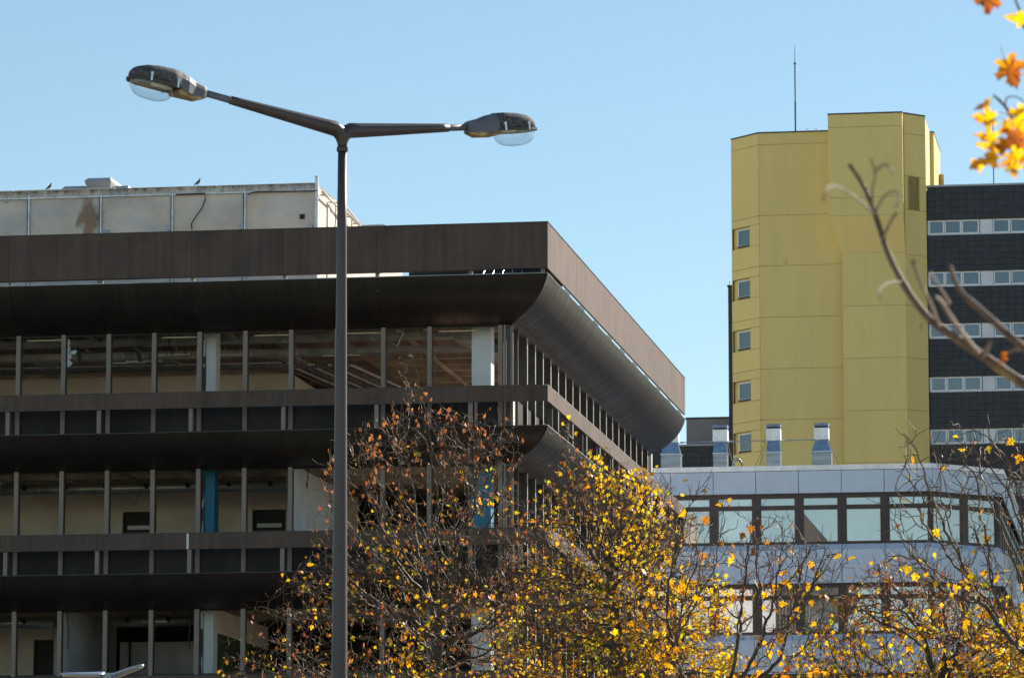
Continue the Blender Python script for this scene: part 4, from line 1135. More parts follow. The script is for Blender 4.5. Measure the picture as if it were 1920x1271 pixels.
MB().tube([(0, 0, 0), (0, 0, .72), (.06, 0, .86), (.16, 0, .90), (.26, 0, .84), (.30, 0, .70)], .03, 8).build('swan_neck', M_GALV, o, smooth=True)
MB().tube([(.04, .1, 0), (.04, .1, .66), (.12, .1, .80), (.26, .1, .84), (.35, .1, .74), (.37, .1, .58)], .03, 8).build('swan_neck', M_GALV, o, smooth=True)

# ------------------------------------------------------------------ street lamp with two arms
LP = Vector((at(633, 1820, 43).x, 43, 0))
LA = empty('street_lamp', LP, 0, label='tall double armed street lamp on a tapered pole before the office block', cat='street lamp')
def rz_(z): return .108 - .00655 * z
MB().tube([(0, 0, 0.35 + 9.4 * k / 12) for k in range(13)], [rz_(.35 + 9.4 * k / 12) for k in range(13)], 32).build('pole', M_POLE, LA, smooth=True)
MB().tube([(0, 0, 0), (0, 0, .349)], .15, 24).build('base_sleeve', M_POLE, LA, smooth=False)
ZH = 9.80
MB().tube([(0, 0, ZH - .045), (0, 0, ZH - .03), (0, 0, ZH + .0), (0, 0, ZH + .012)], [.046, .058, .058, .05], 24).build('pole_collar', M_POLE, LA, smooth=True)
def arm(endpx, endpy, dend, tipn):
    e = at(endpx, endpy, dend) - LP
    start = Vector((0, 0, ZH))
    hub = Vector((0, 0, 10.03))
    d = (e - hub); hd = Vector((d.x, d.y, 0)).normalized()
    p_ = [start, Vector((0, 0, ZH + .05)), Vector((0, 0, ZH + .11)) + hd * .012, Vector((0, 0, ZH + .165)) + hd * .045, hub + hd * .10 + Vector((0, 0, -.04)), hub + hd * .20 + Vector((0, 0, -.028))]
    r_ = [.046, .05, .062, .074, .078, .074]
    pt = hub + hd * .20 + Vector((0, 0, -.028))
    for k in range(1, 13):
        p_.append(pt.lerp(e, k / 12)); r_.append(.074 + (.043 - .074) * (k / 12))
    MB().tube(p_, r_, 20).build('arm', M_POLE, LA, smooth=True)
    return e, (e - pt).normalized()
def head(e, dr, spig, name_side, scale=1.0):
    MB().tube([e, e + dr * .02, e + dr * (spig)], [.040, .036, .034], 16).build('spigot', M_LAMPGREY, LA, smooth=True)
    o = empty('lamp_head', e + dr * (spig - .03)); o.parent = LA
    yaw = math.atan2(dr.y, dr.x); pit = math.asin(dr.z)
    o.rotation_euler = (0, -pit, yaw)
    sc = scale
    # x runs outwards; w half width, zt top, zb bottom
    def sec(x, w_, zt_, zb_, n=9, flat=.55):
        pts = []
        for k in range(n):
            a_ = math.pi * k / (n - 1)
            ca, sa = math.cos(a_), math.sin(a_)
            pts.append((x, w_ * math.copysign(abs(ca) ** flat, ca), zb_ + (zt_ - zb_) * abs(sa) ** flat))
        return pts
    rear = [(0, .05, .055, -.055), (.03, .062, .065, -.065), (.13, .075, .085, -.075), (.22, .115, .115, -.072), (.27, .125, .125, -.068), (.315, .130, .13, -.06)]
    rg = [sec(x * sc, a_, b__, c_) for x, a_, b__, c_ in rear]
    MB().rings(rg).build('rear_housing', M_LAMPGREY, o, smooth=False)
    front = [(.316, .137, .137, -.052), (.40, .145, .140, -.048), (.55, .145, .128, -.045), (.66, .135, .108, -.043), (.74, .105, .075, -.040), (.775, .065, .035, -.038), (.785, .04, .0, -.038)]
    rg = [sec(x * sc, a_, b__, c_) for x, a_, b__, c_ in front]
    MB().rings(rg).build('canopy', M_LAMPMOSS, o, smooth=True)
    # rim round the opening
    rim = []
    prof = [(.30, .135), (.42, .152), (.56, .154), (.68, .143), (.76, .112), (.80, .05)]
    outer = [(x * sc, y) for x, y in prof] + [(x * sc, -y) for x, y in prof[::-1]]
    cx = .55 * sc
    inner_ = [(cx + (x - cx) * .90, y * .88) for x, y in outer]
    n = len(outer)
    vs = [(x, y, -.036) for x, y in outer] + [(x, y, -.062) for x, y in outer] + [(x, y, -.062) for x, y in inner_] + [(x, y, -.036) for x, y in inner_]
    fs = []
    for i in range(n):
        j = (i + 1) % n
        for q_ in range(4): fs.append((q_ * n + i, ((q_ + 1) % 4) * n + i, ((q_ + 1) % 4) * n + j, q_ * n + j))
    MB().add(vs, [tuple(reversed(f)) for f in fs]).build('rim', M_MULLDARK, o)
    # reflector tray inside
    vs = [(x, y, -.05) for x, y in inner_] + [(cx + (x - cx) * .6, y * .5, -.005) for x, y in inner_]
    fs = [(i, (i + 1) % n, n + (i + 1) % n, n + i) for i in range(n)] + [tuple(range(n, 2 * n))]
    MB().add(vs, fs).build('reflector', M_REFL, o)
    MB().tube([(.36 * sc, 0, -.045), (.56 * sc, 0, -.045)], .025, 10).build('bulb', M_LENS, o, smooth=True)
    # gear plate under the rear
    MB().hexa([(.10, -.055, -.105), (.34, -.10, -.100), (.34, .10, -.100), (.10, .055, -.105)], [(.0, -.05, -.06), (.34, -.12, -.062), (.34, .12, -.062), (.0, .05, -.06)]).build('gear_tray', M_REFL, o)
    # clear bowl
    m_, k_ = 20, 8
    rs = []
    for a_ in range(k_ + 1):
        ph = math.pi / 2 * a_ / k_
        sx = math.cos(ph) ** .62 if a_ < k_ else 0.0001; dz = -.062 - .145 * math.sin(ph) ** 1.0
        rs.append([(cx + .225 * sc * sx * math.copysign(abs(math.cos(t_)) ** .8, math.cos(t_)) - .0, .132 * sx * math.copysign(abs(math.sin(t_)) ** .8, math.sin(t_)), dz) for t_ in [2 * math.pi * q_ / m_ for q_ in range(m_)]])
    MB().rings(rs, cap=False).build('bowl', M_BOWL, o, smooth=True)
    rim_ = rs[0]
    for s in (-1, 1):
        for x_ in (.36, .64):
            MB().box(x_ * sc - .010, x_ * sc + .010, s * .158 - .004, s * .158 + .004, -.065, .0).box(x_ * sc - .013, x_ * sc + .013, s * .15 - .012, s * .15 + .012, -.001, .022).build('clip', M_CLIP, o)
e, dr = arm(432, 188, 42.28, 0)
head(e, dr, .325, 'l', 1.07)
e, dr = arm(840, 240, 43.75, 0)
head(e, dr, .26, 'r', 1.08)

# ------------------------------------------------------------------ small silver lamp at the bottom left
o0 = at(203, 1266, 50)
SL = empty('park_lamp', (o0.x, 50, 0), 0, label='low silver twin headed lamp whose slim heads rise into the bottom left corner', cat='street lamp')
MB().tube([(0, 0, 0), (0, 0, o0.z - .12)], [.06, .035], 16).build('pole', M_SILVER, SL, smooth=True)
MB().box(-.055, .07, -.05, .05, o0.z - .119, o0.z + .03).build('joint_block', M_HOOD, SL)
def slim(px, py, nm, length):
    tip = at(px, py, 49.72) - SL.location
    st = Vector((.06 if tip.x > 0 else -.05, -.02, o0.z - (.02 if tip.x > 0 else -.0)))
    d = (tip - st); L_ = d.length; d.normalize()
    o = empty('lamp_head', st); o.parent = SL
    o.rotation_euler = (0, -math.asin(d.z), math.atan2(d.y, d.x))
    rs = []
    for i in range(11):
        u_ = i / 10; x_ = u_ * L_; w_ = .085 * (max(0.02, 1 - abs(2 * u_ - .95) ** 3.2)) ** .5 + .01; h_ = .045 * (1 - .55 * u_)
        rs.append([(x_, w_ * math.cos(a_), (h_ + .0) * math.sin(a_) if math.sin(a_) > 0 else 0.0) for a_ in [math.pi * k / 8 for k in range(9)]])
    MB().rings(rs).build('shell', M_SILVER, o, smooth=True)
    rs = []
    for i in range(9):
        u_ = .08 + .86 * i / 8; x_ = u_ * L_; w_ = .07 * (max(0.02, 1 - abs(2 * u_ - .95) ** 3.2)) ** .5
        rs.append([(x_, w_ * math.cos(a_), -.002 - .022 * abs(math.sin(a_))) for a_ in [math.pi + math.pi * k / 6 for k in range(7)]])
    MB().rings(rs).build('lens', M_LENS, o, smooth=True)
    MB().tube([(.05 * L_, -.075, -.02), (.5 * L_, -.095, -.028), (.93 * L_, -.05, -.02)], .006, 5).build('edge_strip', M_MULL, o)
slim(268, 1247, 'r', .4)
slim(114, 1264, 'l', .55)

# ------------------------------------------------------------------ trees
def mesh_np(name, V, Fq, mat, smooth=True, attr=None):
    me = bpy.data.meshes.new(name)
    V = np.asarray(V, dtype=np.float32); Fq = np.asarray(Fq, dtype=np.int32)
    nf, k = Fq.shape
    me.vertices.add(len(V)); me.vertices.foreach_set('co', V.ravel())
    me.loops.add(nf * k); me.loops.foreach_set('vertex_index', Fq.ravel())
    me.polygons.add(nf); me.polygons.foreach_set('loop_start', np.arange(0, nf * k, k, dtype=np.int32))
    if smooth: me.polygons.foreach_set('use_smooth', np.ones(nf, dtype=bool))
    me.update(calc_edges=True)
    if attr is not None:
        a_ = me.attributes.new('tint', 'FLOAT', 'POINT'); a_.data.foreach_set('value', np.asarray(attr, dtype=np.float32))
    me.materials.append(mat)
    return me

def grow(rng, path, att, step, infl, kill, up=0.12, jit=0.18, maxit=260):
    nodes = [np.array(p_, float) for p_ in path]; par = [-1] + list(range(len(path) - 1))
    att = np.array(att); N = len(att)
    nd = np.full(N, 1e9); ni = np.zeros(N, int)
    def upd(idx0):
        new = np.array(nodes[idx0:])
        if len(new) == 0: return
        for c0 in range(0, len(new), 400):
            blk = new[c0:c0 + 400]
            d = ((att[:, None, :] - blk[None]) ** 2).sum(2)
            j = d.argmin(1); dm = d[np.arange(len(att)), j]
            m_ = dm < nd
            nd[m_] = dm[m_]; ni[m_] = idx0 + c0 + j[m_]
    upd(0)
    nchild = {}
    for it in range(maxit):
        act = nd < infl * infl
        if not act.any():
            if len(att) == 0: break
            infl *= 1.5
            if infl > 20: break
            continue
        P = np.array(nodes)
        v = att[act] - P[ni[act]]; v /= (np.linalg.norm(v, axis=1, keepdims=True) + 1e-9)
        S_ = np.zeros((len(P), 3)); np.add.at(S_, ni[act], v)
        src = np.unique(ni[act])
        i0 = len(nodes)
        for s in src:
            if nchild.get(s, 0) >= 3: continue
            d = S_[s]; l = np.linalg.norm(d)
            if l < 1e-6: d = rng.normal(size=3); l = np.linalg.norm(d)
            d = d / l + rng.normal(size=3) * jit + np.array([0, 0, up])
            d /= np.linalg.norm(d)
            nodes.append(nodes[s] + d * step); par.append(s); nchild[s] = nchild.get(s, 0) + 1
        if len(nodes) == i0: 
            # stuck attractors are dropped
            keep = ~act; att = att[keep]; nd = nd[keep]; ni = ni[keep]
            continue
        upd(i0)
        keep = nd > kill * kill
        stuck = np.array([nchild.get(int(k_), 0) >= 3 for k_ in ni]) & (nd < infl * infl)
        keep &= ~(stuck & (rng.random(len(nd)) < .3))
        att = att[keep]; nd = nd[keep]; ni = ni[keep]
        if len(att) == 0: break
    return np.array(nodes), np.array(par)

def radii(nodes, par, tip=0.0048, ex=2.25, spread=None):
    n = len(nodes); a_ = np.zeros(n); ch = np.zeros(n, int)
    for i in range(n - 1, 0, -1):
        if ch[i] == 0: a_[i] = tip ** ex
        a_[par[i]] += a_[i]; ch[par[i]] += 1
    if ch[0] == 0: a_[0] = tip ** ex
    return a_ ** (1 / ex), ch

def tubes(nodes, par, rad, sel, sides):
    """rings at nodes, quads along the edges whose child is selected"""
    idx = np.nonzero(sel & (par >= 0))[0]
    if len(idx) == 0: return np.zeros((0, 3)), np.zeros((0, 4), int)
    A = nodes[par[idx]]; B_ = nodes[idx]
    d = B_ - A; d /= (np.linalg.norm(d, axis=1, keepdims=True) + 1e-9)
    ref = np.where(np.abs(d[:, 2:3]) < .8, np.array([[0, 0, 1.]]), np.array([[1., 0, 0]]))
    u_ = np.cross(d, ref); u_ /= np.linalg.norm(u_, axis=1, keepdims=True); v = np.cross(d, u_)
    ang = np.arange(sides) * 2 * math.pi / sides
    ra = np.minimum(rad[par[idx]], rad[idx] * 1.35)
    off = u_[:, None, :] * np.cos(ang)[None, :, None] + v[:, None, :] * np.sin(ang)[None, :, None]
    RA = A[:, None, :] - d[:, None, :] * (ra * .3)[:, None, None] + off * ra[:, None, None]
    RB = B_[:, None, :] + off * rad[idx][:, None, None]
    V = np.concatenate([RA, RB], 1).reshape(-1, 3)
    m_ = len(idx); base = (np.arange(m_) * 2 * sides)[:, None]
    k_ = np.arange(sides); k2 = (k_ + 1) % sides
    Fq = np.stack([base + k_, base + k2, base + sides + k2, base + sides + k_], 2).reshape(-1, 4)
    return V, Fq

# five-lobed leaf, stem at the origin, blade along +y, unit width about 1
LO = [(0.02, 0.0), (0.16, -0.10), (0.34, -0.06), (0.26, 0.10), (0.52, 0.28), (0.46, 0.40), (0.28, 0.42), (0.27, 0.56), (0.0, 0.98),
      (-0.27, 0.56), (-0.28, 0.42), (-0.46, 0.40), (-0.52, 0.28), (-0.26, 0.10), (-0.34, -0.06), (-0.16, -0.10), (-0.02, 0.0)]
def leaf_template(fold=0.18, droop=0.25):
    pts = [(x, y, fold * abs(x) - droop * (y * .5) ** 2 - .25 * abs(x) ** 2) for x, y in LO]
    c = (0, .34, -.03)
    V = np.array([c] + pts); n = len(pts)
    Ft = np.array([(0, i + 1, i + 2) for i in range(n - 1)] + [(0, n, 1)])
    return V, Ft
def leaves(rng, pos, size, tint, drop=0.6, kind='leaf'):
    n = len(pos)
    if n == 0: return None
    if kind == 'leaf': T_, Ft = leaf_template()
    else:
        T_ = np.array([(0, 0, 0), (.16, .35, .03), (.05, .95, -.06), (-.14, .4, -.04), (.2, .2, .1), (.45, .6, .02), (.3, .75, -.02)]); Ft = np.array([(0, 1, 2), (0, 2, 3), (0, 4, 5), (0, 5, 6)])
    d = rng.normal(size=(n, 3)); d[:, 2] -= drop * 1.6; d /= np.linalg.norm(d, axis=1, keepdims=True)
    nrm = rng.normal(size=(n, 3)) * .9 + np.array([0, -.25, .6]); 
    x_ = np.cross(d, nrm); x_ /= np.linalg.norm(x_, axis=1, keepdims=True); z_ = np.cross(x_, d)
    bend = rng.uniform(.3, 1.6, size=(n, 1, 1))
    T3 = np.repeat(T_[None], n, 0).copy(); T3[:, :, 2:3] = T3[:, :, 2:3] * bend
    W_ = T3[:, :, 0:1] * x_[:, None] + T3[:, :, 1:2] * d[:, None] + T3[:, :, 2:3] * z_[:, None]
    V = pos[:, None] + W_ * size[:, None, None]
    k_ = len(T_)
    Fa = (np.arange(n) * k_)[:, None, None] + Ft[None]
    return V.reshape(-1, 3), Fa.reshape(-1, 3), np.repeat(tint, k_)

def profile_points(rng, n, prof, cx, cy, D, ysq=0.9, holes=0.0, zbias=None):
    """prof: list of (z, centre dx, radius)"""
    zs_ = [p_[0] for p_ in prof]; out = []
    rmax = max(p_[2] for p_ in prof)
    while len(out) < n:
        z_ = rng.uniform(zs_[0], zs_[-1])
        r = np.interp(z_, zs_, [p_[2] for p_ in prof]); dx = np.interp(z_, zs_, [p_[1] for p_ in prof])
        if rng.random() > (r / rmax) ** 1.4 + .05: continue
        if zbias and rng.random() > zbias(z_): continue
        a_ = rng.uniform(0, 2 * math.pi); q_ = r * math.sqrt(rng.random())
        x_ = cx + dx + q_ * math.cos(a_); y_ = cy + q_ * math.sin(a_) * ysq
        if holes:
            nv = noise.noise(Vector((x_ * .8, y_ * .8, z_ * .8 + D)))
            if nv < holes - .5: continue
        out.append((x_, y_, z_))
    return out

def tree(name, label, cat, seed, base, path, prof, natt, leaf_fn, step=.11, infl=1.2, kill=.2, spur=.55, tip=.0048, up=.12, holes=.0, zbias=None, jit=.2, spurlen=.17, leaf_size=.10, extra=()):
    rng = np.random.default_rng(seed)
    base = Vector(base)
    o = empty(name, base, 0, label=label, cat=cat)
    # resample the trunk
    pts = [Vector(p_) for p_ in path]; fine = [pts[0]]
    for a_, b__ in zip(pts, pts[1:]):
        n = max(1, int((b__ - a_).length / .25))
        for k in range(1, n + 1): fine.append(a_.lerp(b__, k / n) + Vector(rng.normal(size=3) * .012))
    att = profile_points(rng, natt, prof, 0, 0, seed, .9, holes, zbias)
    att = att + list(extra)
    nodes, par = grow(rng, [tuple(p_) for p_ in fine], att, step, infl, kill, up, jit)
    # spurs: short bent side twigs
    rad, ch = radii(nodes, par, tip)
    cand = np.nonzero((rad < .016) & (rng.random(len(nodes)) < spur) & (np.arange(len(nodes)) > len(fine)))[0]
    nn_, np_ = [], []
    n0 = len(nodes)
    dirs = nodes[cand] - nodes[par[cand]]; dirs /= (np.linalg.norm(dirs, axis=1, keepdims=True) + 1e-9)
    side = rng.normal(size=(len(cand), 3)); side /= np.linalg.norm(side, axis=1, keepdims=True)
    d1 = dirs * .55 + side * .8; d1 /= np.linalg.norm(d1, axis=1, keepdims=True)
    l1 = spurlen * rng.uniform(.35, 1.1, size=(len(cand), 1))
    q1 = nodes[cand] + d1 * l1
    d2 = d1 * .8 + np.array([0, 0, .55]) + rng.normal(size=d1.shape) * .25; d2 /= np.linalg.norm(d2, axis=1, keepdims=True)
    q2 = q1 + d2 * l1 * .8
    m_ = len(cand)
    nodes = np.concatenate([nodes, q1, q2]); par = np.concatenate([par, cand, n0 + np.arange(m_)])
    rad2 = np.concatenate([rad, np.full(m_, tip * .85), np.full(m_, tip * .6)])
    # keep the tips fine: recompute for the main ones only
    ex_tips = np.zeros(len(nodes), bool); ex_tips[n0 + m_:] = True; chc = np.zeros(len(nodes), int); np.add.at(chc, par[par >= 0], 1); ex_tips |= (chc == 0)
    rad = rad2
    big = rad > .05
    V, Fq = tubes(nodes, par, rad, big, 10); 
    me = mesh_np('trunk', V, Fq, M_BARK); put(me, 'trunk', o)
    lsel = (~big) & (rad > .014)
    comp = np.full(len(nodes), -1)
    for i_ in np.nonzero(lsel)[0]:
        comp[i_] = comp[par[i_]] if par[i_] >= 0 and comp[par[i_]] >= 0 else i_
    for c_ in np.unique(comp[comp >= 0]):
        V, Fq = tubes(nodes, par, rad, comp == c_, 6)
        put(mesh_np('limb', V, Fq, M_BARK), 'limb', o)
    V, Fq = tubes(nodes, par, rad, (rad <= .014), 3)
    me = mesh_np('twigs', V, Fq, M_TWIG); t_ = put(me, 'twigs', o); t_['kind'] = 'stuff'
    # leaves on the fine nodes
    fineidx = np.nonzero(rad < .011)[0]
    P = nodes[fineidx]
    kinds = leaf_fn(P, rng)          # list of (kind, prob, tint mean, tint spread, size)
    for kd, prob, tm, ts, sz in kinds:
        m_ = rng.random(len(P)) < prob
        if not m_.any(): continue
        Q = P[m_] + rng.normal(size=(m_.sum(), 3)) * .035
        tint = np.clip((tm[m_] if hasattr(tm, '__len__') else tm) + rng.normal(size=m_.sum()) * ts, 0, 1)
        size = sz * rng.uniform(.55, 1.15, size=m_.sum())
        V, Fa, tt = leaves(rng, Q, size, tint, .7 if kd == 'leaf' else 1.6, kd)
        me = mesh_np('foliage', V, Fa, M_LEAF if kd == 'leaf' else M_SEED, False, tt)
        f_ = put(me, 'foliage' if kd == 'leaf' else 'dry_foliage', o); f_['kind'] = 'stuff'
    return o, len(nodes)

def clump(P, sc, th, seed):
    """patchy density 0..1 from smooth noise"""
    out = np.empty(len(P))
    for i, p_ in enumerate(P):
        out[i] = noise.noise(Vector((p_[0] * sc + seed, p_[1] * sc, p_[2] * sc)))
    return np.clip((out - th) * 3.5, 0, 1)
def crown(D, cpx, rows):
    """rows: (picture row, left px, right px) at distance D -> (z, dx, r) about the base"""
    bx = at(cpx, 1271, D).x
    out = []
    for py, l, r in rows:
        zl = at((l + r) / 2, py, D)
        hw = (r - l) / 2 * D / FPX
        out.append((zl.z, zl.x - bx, hw))
    return bx, sorted(out)
counts = []
# central bare crown with rust brown remains
D = 72; bx, prof = crown(D, 812, [(672, 755, 785), (720, 745, 800), (765, 725, 835), (790, 665, 985), (850, 600, 1000), (900, 590, 960), (990, 590, 1040), (1090, 530, 1080), (1170, 425, 1090), (1271, 390, 1080), (1420, 470, 1100), (1500, 600, 1000)])
dxt = at(768, 690, D).x - bx
def lf(P, rng):
    z_ = P[:, 2]
    ph = at(815, 980, 72).z; low = 1 / (1 + np.exp((z_ - ph + .4) * 2.2))
    c = clump(P, .9, -.02, 3)
    c2 = clump(P, 1.6, .0, 9)
    right = 1 / (1 + np.exp(-(P[:, 0] - .1) * 1.6))
    return [('leaf', .42 * low * c * (.35 + 1.6 * right) + .002, .50 + .12 * right, .22, .082), ('seed', .20 * c2 * (1 - .55 * low) + .05, .6, .22, .105)]
tr, n = tree('maple_tree', 'nearly bare maple with rust brown tufts and thin leader, right behind the lamp pole', 'tree', 11, (bx, D, 0),
             [(0, 0, 0), (.03, 0, 3), (0, .05, 6.0), (.08, 0, 7.3)], prof, 6500, lf, step=.09, infl=.9, kill=.14, spur=.55, holes=.28,
             zbias=lambda z: 1 if z > 5.6 else .25,
             extra=[(dxt + (11.9 - z_) * .06 + rnd.gauss(0, .05 + .14 * (11.95 - z_) * (k_ % 3 == 0)), rnd.gauss(0, .12), z_) for k_ in range(70) for z_ in [10.3 + 1.6 * k_ / 70]])
counts.append(n)
# yellow crown before the block's side
D = 66; bx, prof = crown(D, 1150, [(790, 1045, 1075), (850, 1040, 1100), (885, 1035, 1215), (915, 1010, 1275), (1000, 960, 1290), (1100, 940, 1370), (1271, 930, 1400), (1420, 960, 1380), (1520, 1080, 1300)])
def lf(P, rng):
    c = clump(P, 1.5, -.08, 21); c = .10 + .95 * c
    x_ = P[:, 0]
    left = 1 / (1 + np.exp((x_ + .15) * 2.2))
    return [('leaf', 1.0 * c * (1 - .90 * left), .66, .21, .074), ('seed', .10 + .10 * left, .45, .2, .08)]
tr, n = tree('maple_tree', 'bushy maple with dense bright yellow crown overlapping the far corner of the office block', 'tree', 23, (bx, D, 0),
             [(0, 0, 0), (.05, 0, 2.5), (-.05, 0, 4.5), (.1, 0, 6.2), (.0, 0, 7.4)], prof, 9500, lf, step=.09, infl=.9, kill=.13, spur=.7, holes=.1, zbias=lambda z: 1 if z > 5.2 else .25)
counts.append(n)
# open orange crown with dark limbs
D = 52; bx, prof = crown(D, 1300, [(880, 1330, 1350), (915, 1300, 1420), (990, 1210, 1500), (1030, 1180, 1600), (1090, 1150, 1600), (1170, 1150, 1560), (1271, 1180, 1540), (1420, 1180, 1460)])
def lf(P, rng):
    z_ = P[:, 2]; low = 1 / (1 + np.exp((z_ - at(0, 1150, 52).z) * 3.0))
    c = clump(P, 1.3, .02, 33)
    return [('leaf', .10 * c + .34 * low * (.2 + c) + .012, .45, .14, .105), ('seed', .06, .5, .2, .075)]
tr, n = tree('maple_tree', 'open maple with thick dark limbs and scattered orange leaves before the pale grey block', 'tree', 37, (bx, D, 0),
             [(0, 0, 0), (.05, 0, 2.0), (.1, 0, 3.6), (.25, 0, 4.6)], prof, 2600, lf, step=.08, infl=1.2, kill=.16, spur=.6, holes=.3, zbias=lambda z: 1 if z > 4.2 else .3, up=.2)
counts.append(n)
# low yellow brown crown at the right
D = 60; bx, prof = crown(D, 1740, [(1050, 1640, 1760), (1110, 1560, 1830), (1160, 1520, 2010), (1271, 1480, 2080), (1420, 1500, 2060), (1560, 1600, 1900)])
def lf(P, rng):
    z_ = P[:, 2]; low = 1 / (1 + np.exp((z_ - at(0, 1170, 60).z) * 4.0))
    c = clump(P, 1.3, -.1, 44)
    right = 1 / (1 + np.exp(-(P[:, 0] - .5) * 2.0))
    return [('leaf', (.08 + .80 * (.2 + c)) * (.08 + .92 * low) * (.6 + .6 * right), .60, .23, .076), ('seed', .42 * (1 - .6 * low) + .04, .35, .2, .075)]
tr, n = tree('maple_tree', 'low yellow and brown maple crown filling the lower right before the clinic windows', 'tree', 41, (bx, D, 0),
             [(0, 0, 0), (.05, 0, 2.0), (.1, 0, 3.6), (.1, 0, 5.4)], prof, 9000, lf, step=.09, infl=.9, kill=.13, spur=.7, holes=.15, zbias=lambda z: 1 if z > 4.4 else .25)
counts.append(n)
# bare limbs at the right edge, nearer
D = 46; bx, prof = crown(D, 1960, [(800, 1700, 2150), (860, 1660, 2200), (960, 1640, 2230), (1060, 1640, 2230), (1160, 1780, 2200), (1271, 1850, 2150)])
def lf(P, rng):
    z_ = P[:, 2]; low = 1 / (1 + np.exp((z_ - at(0, 1080, 46).z) * 4.0))
    c = clump(P, 1.5, .05, 55)
    return [('leaf', .016 + .22 * low * (.3 + c), .55, .13, .10), ('seed', .010, .5, .2, .06)]
tr, n = tree('maple_tree', 'almost leafless maple with fine branches reaching in from the right edge', 'tree', 59, (bx, D, 0),
             [(0, 0, 0), (.0, 0, 2.0), (.05, 0, 3.6), (-.1, 0, 4.9)], prof, 1800, lf, step=.08, infl=1.3, kill=.18, spur=.6, holes=.2, zbias=lambda z: 1, up=.2)
counts.append(n)

# ------------------------------------------------------------------ near maple at the right edge (out of focus)
NT = empty('maple_tree', (3.6, 13.2, 0), 0, label='near blurred maple with a curved bare branch and orange yellow leaves, upper right', cat='tree')
nb = NT.location
def P3(px, py, d): return at(px, py, d) - nb
MB().tube([(0, 0, 0), (.03, 0, 1.5), (0, .05, 3.0), (.05, 0, 4.6), (.0, 0, 6.4)], [.17, .14, .125, .10, .05], 14).build('trunk', M_BARK, NT, smooth=True)
def twig(pts, r0, r1, mt=None, n=8):
    """smooth tapered twig through picture points given with their distances"""
    P = [Vector(p_) for p_ in pts]; fine = []; 
    for i in range(len(P) - 1):
        p0, p1, p2, p3 = P[max(i - 1, 0)], P[i], P[i + 1], P[min(i + 2, len(P) - 1)]
        for k in range(5):
            t_ = k / 5
            fine.append(.5 * ((2 * p1) + (-p0 + p2) * t_ + (2 * p0 - 5 * p1 + 4 * p2 - p3) * t_ ** 2 + (-p0 + 3 * p1 - 3 * p2 + p3) * t_ ** 3))
    fine.append(P[-1])
    m_ = len(fine)
    rad = [(r0 + (r1 - r0) * k / (m_ - 1)) * (1 + (.18 if k % 9 == 4 else 0)) for k in range(m_)]
    return MB().tube(fine, rad, n).build('branch', mt or M_TWIG, NT, smooth=True)
d1 = 13.4
twig([(0, 0, 2.3), P3(2150, 850, 13.3)] + [P3(a_, b__, d1) for a_, b__ in ((1925, 722), (1850, 672), (1790, 632), (1742, 597), (1703, 547), (1668, 482), (1645, 415), (1622, 355), (1592, 308))], .0185, .0055)
twig([P3(1640, 402, 13.4), P3(1610, 375, 12.0), P3(1575, 352, 10.8), P3(1552, 352, 10.3), P3(1543, 378, 10.2)], .0032, .002, M_BARK)
twig([P3(1636, 395, 13.4), P3(1636, 360, 12.4), P3(1641, 325, 11.6), P3(1634, 300, 11.4)], .004, .003)
twig([P3(1641, 322, 11.6), P3(1655, 310, 11.2), P3(1668, 312, 11.0), P3(1672, 325, 10.9)], .0035, .0025)
twig([P3(1640, 402, 13.4), P3(1655, 372, 11.8), P3(1672, 360, 11.0), P3(1688, 365, 10.6), P3(1680, 388, 10.5)], .003, .002, M_BARK)
twig([P3(1654, 450, 13.4), P3(1665, 425, 12.6), P3(1680, 400, 12.0)], .005, .004)
twig([P3(1690, 528, 13.4), P3(1665, 530, 12.0), P3(1648, 545, 11.2), P3(1652, 562, 11.0)], .0022, .0015, M_BARK)
twig([P3(1762, 612, 13.4), P3(1745, 570, 12.2), P3(1726, 530, 11.4), P3(1712, 490, 11.0)], .006, .005)
twig([(0, 0, 2.6), P3(2100, 780, 12.4)] + [P3(a_, b__, 12.0) for a_, b__ in ((1925, 655), (1880, 618), (1835, 578), (1800, 545), (1780, 498))], .015, .006)
twig([P3(1835, 662, 13.4), P3(1805, 625, 12.2), P3(1780, 590, 11.5), P3(1765, 566, 11.2), P3(1752, 556, 11.1)], .007, .005)
twig([P3(1845, 668, 13.4), P3(1852, 652, 13.0), P3(1858, 640, 12.8)], .008, .007)
twig([P3(1925, 655, 12.0), P3(1905, 655, 12.2), P3(1892, 660, 12.4)], .006, .005)
twig([P3(1780, 568, 11.6), P3(1750, 520, 10.8), P3(1742, 512, 10.6)], .004, .003)
# leafy twigs at the top right
d2 = 14.2
twig([(0, 0, 4.4), P3(2060, 420, 14.0), P3(1935, 300, d2), P3(1905, 235, d2), P3(1885, 200, d2), P3(1862, 178, d2)], .014, .0035)
twig([P3(1905, 235, d2), P3(1890, 215, 14.1), P3(1876, 211, 14.0)], .003, .002)
twig([P3(1885, 200, d2), P3(1888, 184, 14.1), P3(1905, 182, 14.0), P3(1922, 192, 13.9)], .003, .002)
twig([(0, 0, 5.6), P3(2040, 120, 14.0), P3(1930, 60, d2), P3(1912, 20, d2), P3(1900, -10, d2)], .010, .003)
LB = [(0.02, 0), (0.10, -0.06), (0.20, -0.16), (0.24, -0.08), (0.36, -0.10), (0.30, 0.0), (0.22, 0.08), (0.34, 0.14), (0.40, 0.22), (0.56, 0.26), (0.50, 0.34), (0.54, 0.46), (0.40, 0.42), (0.34, 0.48), (0.20, 0.44),
      (0.22, 0.58), (0.30, 0.66), (0.18, 0.70), (0.14, 0.84), (0.06, 0.86), (0.0, 1.02)]
LB = LB + [(-x * .93, y * .97 + .01) for x, y in LB[-2::-1]]
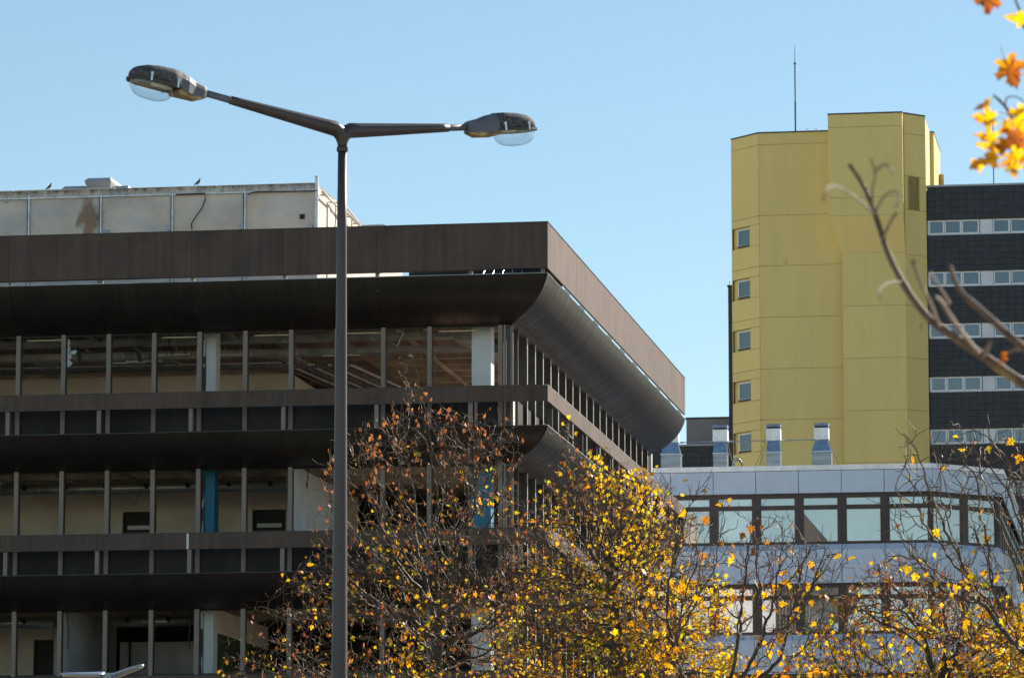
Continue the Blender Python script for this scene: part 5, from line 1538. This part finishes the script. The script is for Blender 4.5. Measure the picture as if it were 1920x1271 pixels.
Tl = np.array([(0, .34, -.05)] + [(x, y, .30 * abs(x) ** 1.3 - .32 * (y * .8) ** 2 * (1 if y > 0 else 0) + .06 * math.sin(x * 17 + y * 11)) for x, y in LB])
Fl = np.array([(0, i + 1, i + 2) for i in range(len(LB) - 1)] + [(0, len(LB), 1)])
nl = np.random.default_rng(5)
leafmes = []
def near_leaf(px, py, d, size_px, tint, rot, tilt, face=0.0):
    size = 1.02 * size_px * d / FPX
    V = Tl.copy(); V[:, 2] *= nl.uniform(.9, 2.2); V[:, 0] *= nl.uniform(.75, 1.15); V[:, 0] += .22 * nl.normal() * V[:, 1] ** 2; V += nl.normal(size=V.shape) * .016
    me = mesh_np('leaf', V, Fl, M_LEAF, False, np.clip(tint - .14 + (V[:, 1] * -.35 + .12) + nl.normal(size=len(V)) * .07, 0, 1))
    o = put(me, 'leaf', NT, P3(px, py, d))
    o.rotation_mode = 'XYZ'
    o.scale = (size, size, size)
    # blade stands in a vertical plane facing the viewer, turned by rot, tilted by tilt
    m_ = Matrix.Rotation(face, 3, 'Z') @ Matrix.Rotation(tilt, 3, 'X') @ Matrix.Rotation(rot, 3, 'Y') @ Matrix.Rotation(math.pi / 2, 3, 'X')
    o.rotation_euler = m_.to_euler()
    st = MB().tube([(0, 0, 0), (.03, -.2, .04), (.0, -.45, .12)], [.012, .010, .012], 5).build('stem', M_TWIG, o)
    return o
for a_ in [(1886, 112, 14, 62, .36, 2.7, .2, .1), (1868, -2, 14, 60, .18, 4.3, 1.0, .3), (1925, 32, 14.1, 42, .8, 4.5, 1.0, .2), (1853, 190, 13.9, 30, .62, 4.1, .5, .9),
           (1864, 222, 13.8, 42, .66, 4.6, .4, .2), (1892, 228, 13.9, 34, .64, 3.9, .3, .6), (1868, 258, 13.8, 42, .72, 4.5, .3, .2), (1922, 205, 13.6, 46, .66, 3.6, .2, .1),
           (1915, 250, 13.9, 50, .16, 4.0, .3, -.3), (1868, 290, 13.8, 46, .62, 4.0, .4, .3), (1908, 280, 13.7, 46, .60, 3.4, .3, 0), (1888, 268, 13.9, 42, .36, 4.2, .6, .5),
           (1925, 290, 13.8, 40, .5, 3.2, .4, 0), (1876, 272, 14.0, 34, .55, 3.3, .8, .7), (1930, 235, 14.2, 46, .7, 3.9, .5, 0), (1882, 662, 12.6, 26, .25, 3.2, .4, .8), (1898, 300, 14.1, 44, .72, 2.9, .5, .4), (1848, 268, 14.3, 30, .68, 4.3, .9, -.6), (1916, 262, 14.3, 40, .08, 3.7, .6, .8), (1842, 305, 13.9, 34, .60, 4.4, .5, -.4), (1932, 262, 13.7, 44, .75, 2.6, .2, .5)]:
    near_leaf(*a_)
for px_, py_, dd in ((1866, 183, 13.9), (1885, 235, 13.9)):
    pass
print('tree nodes', counts)
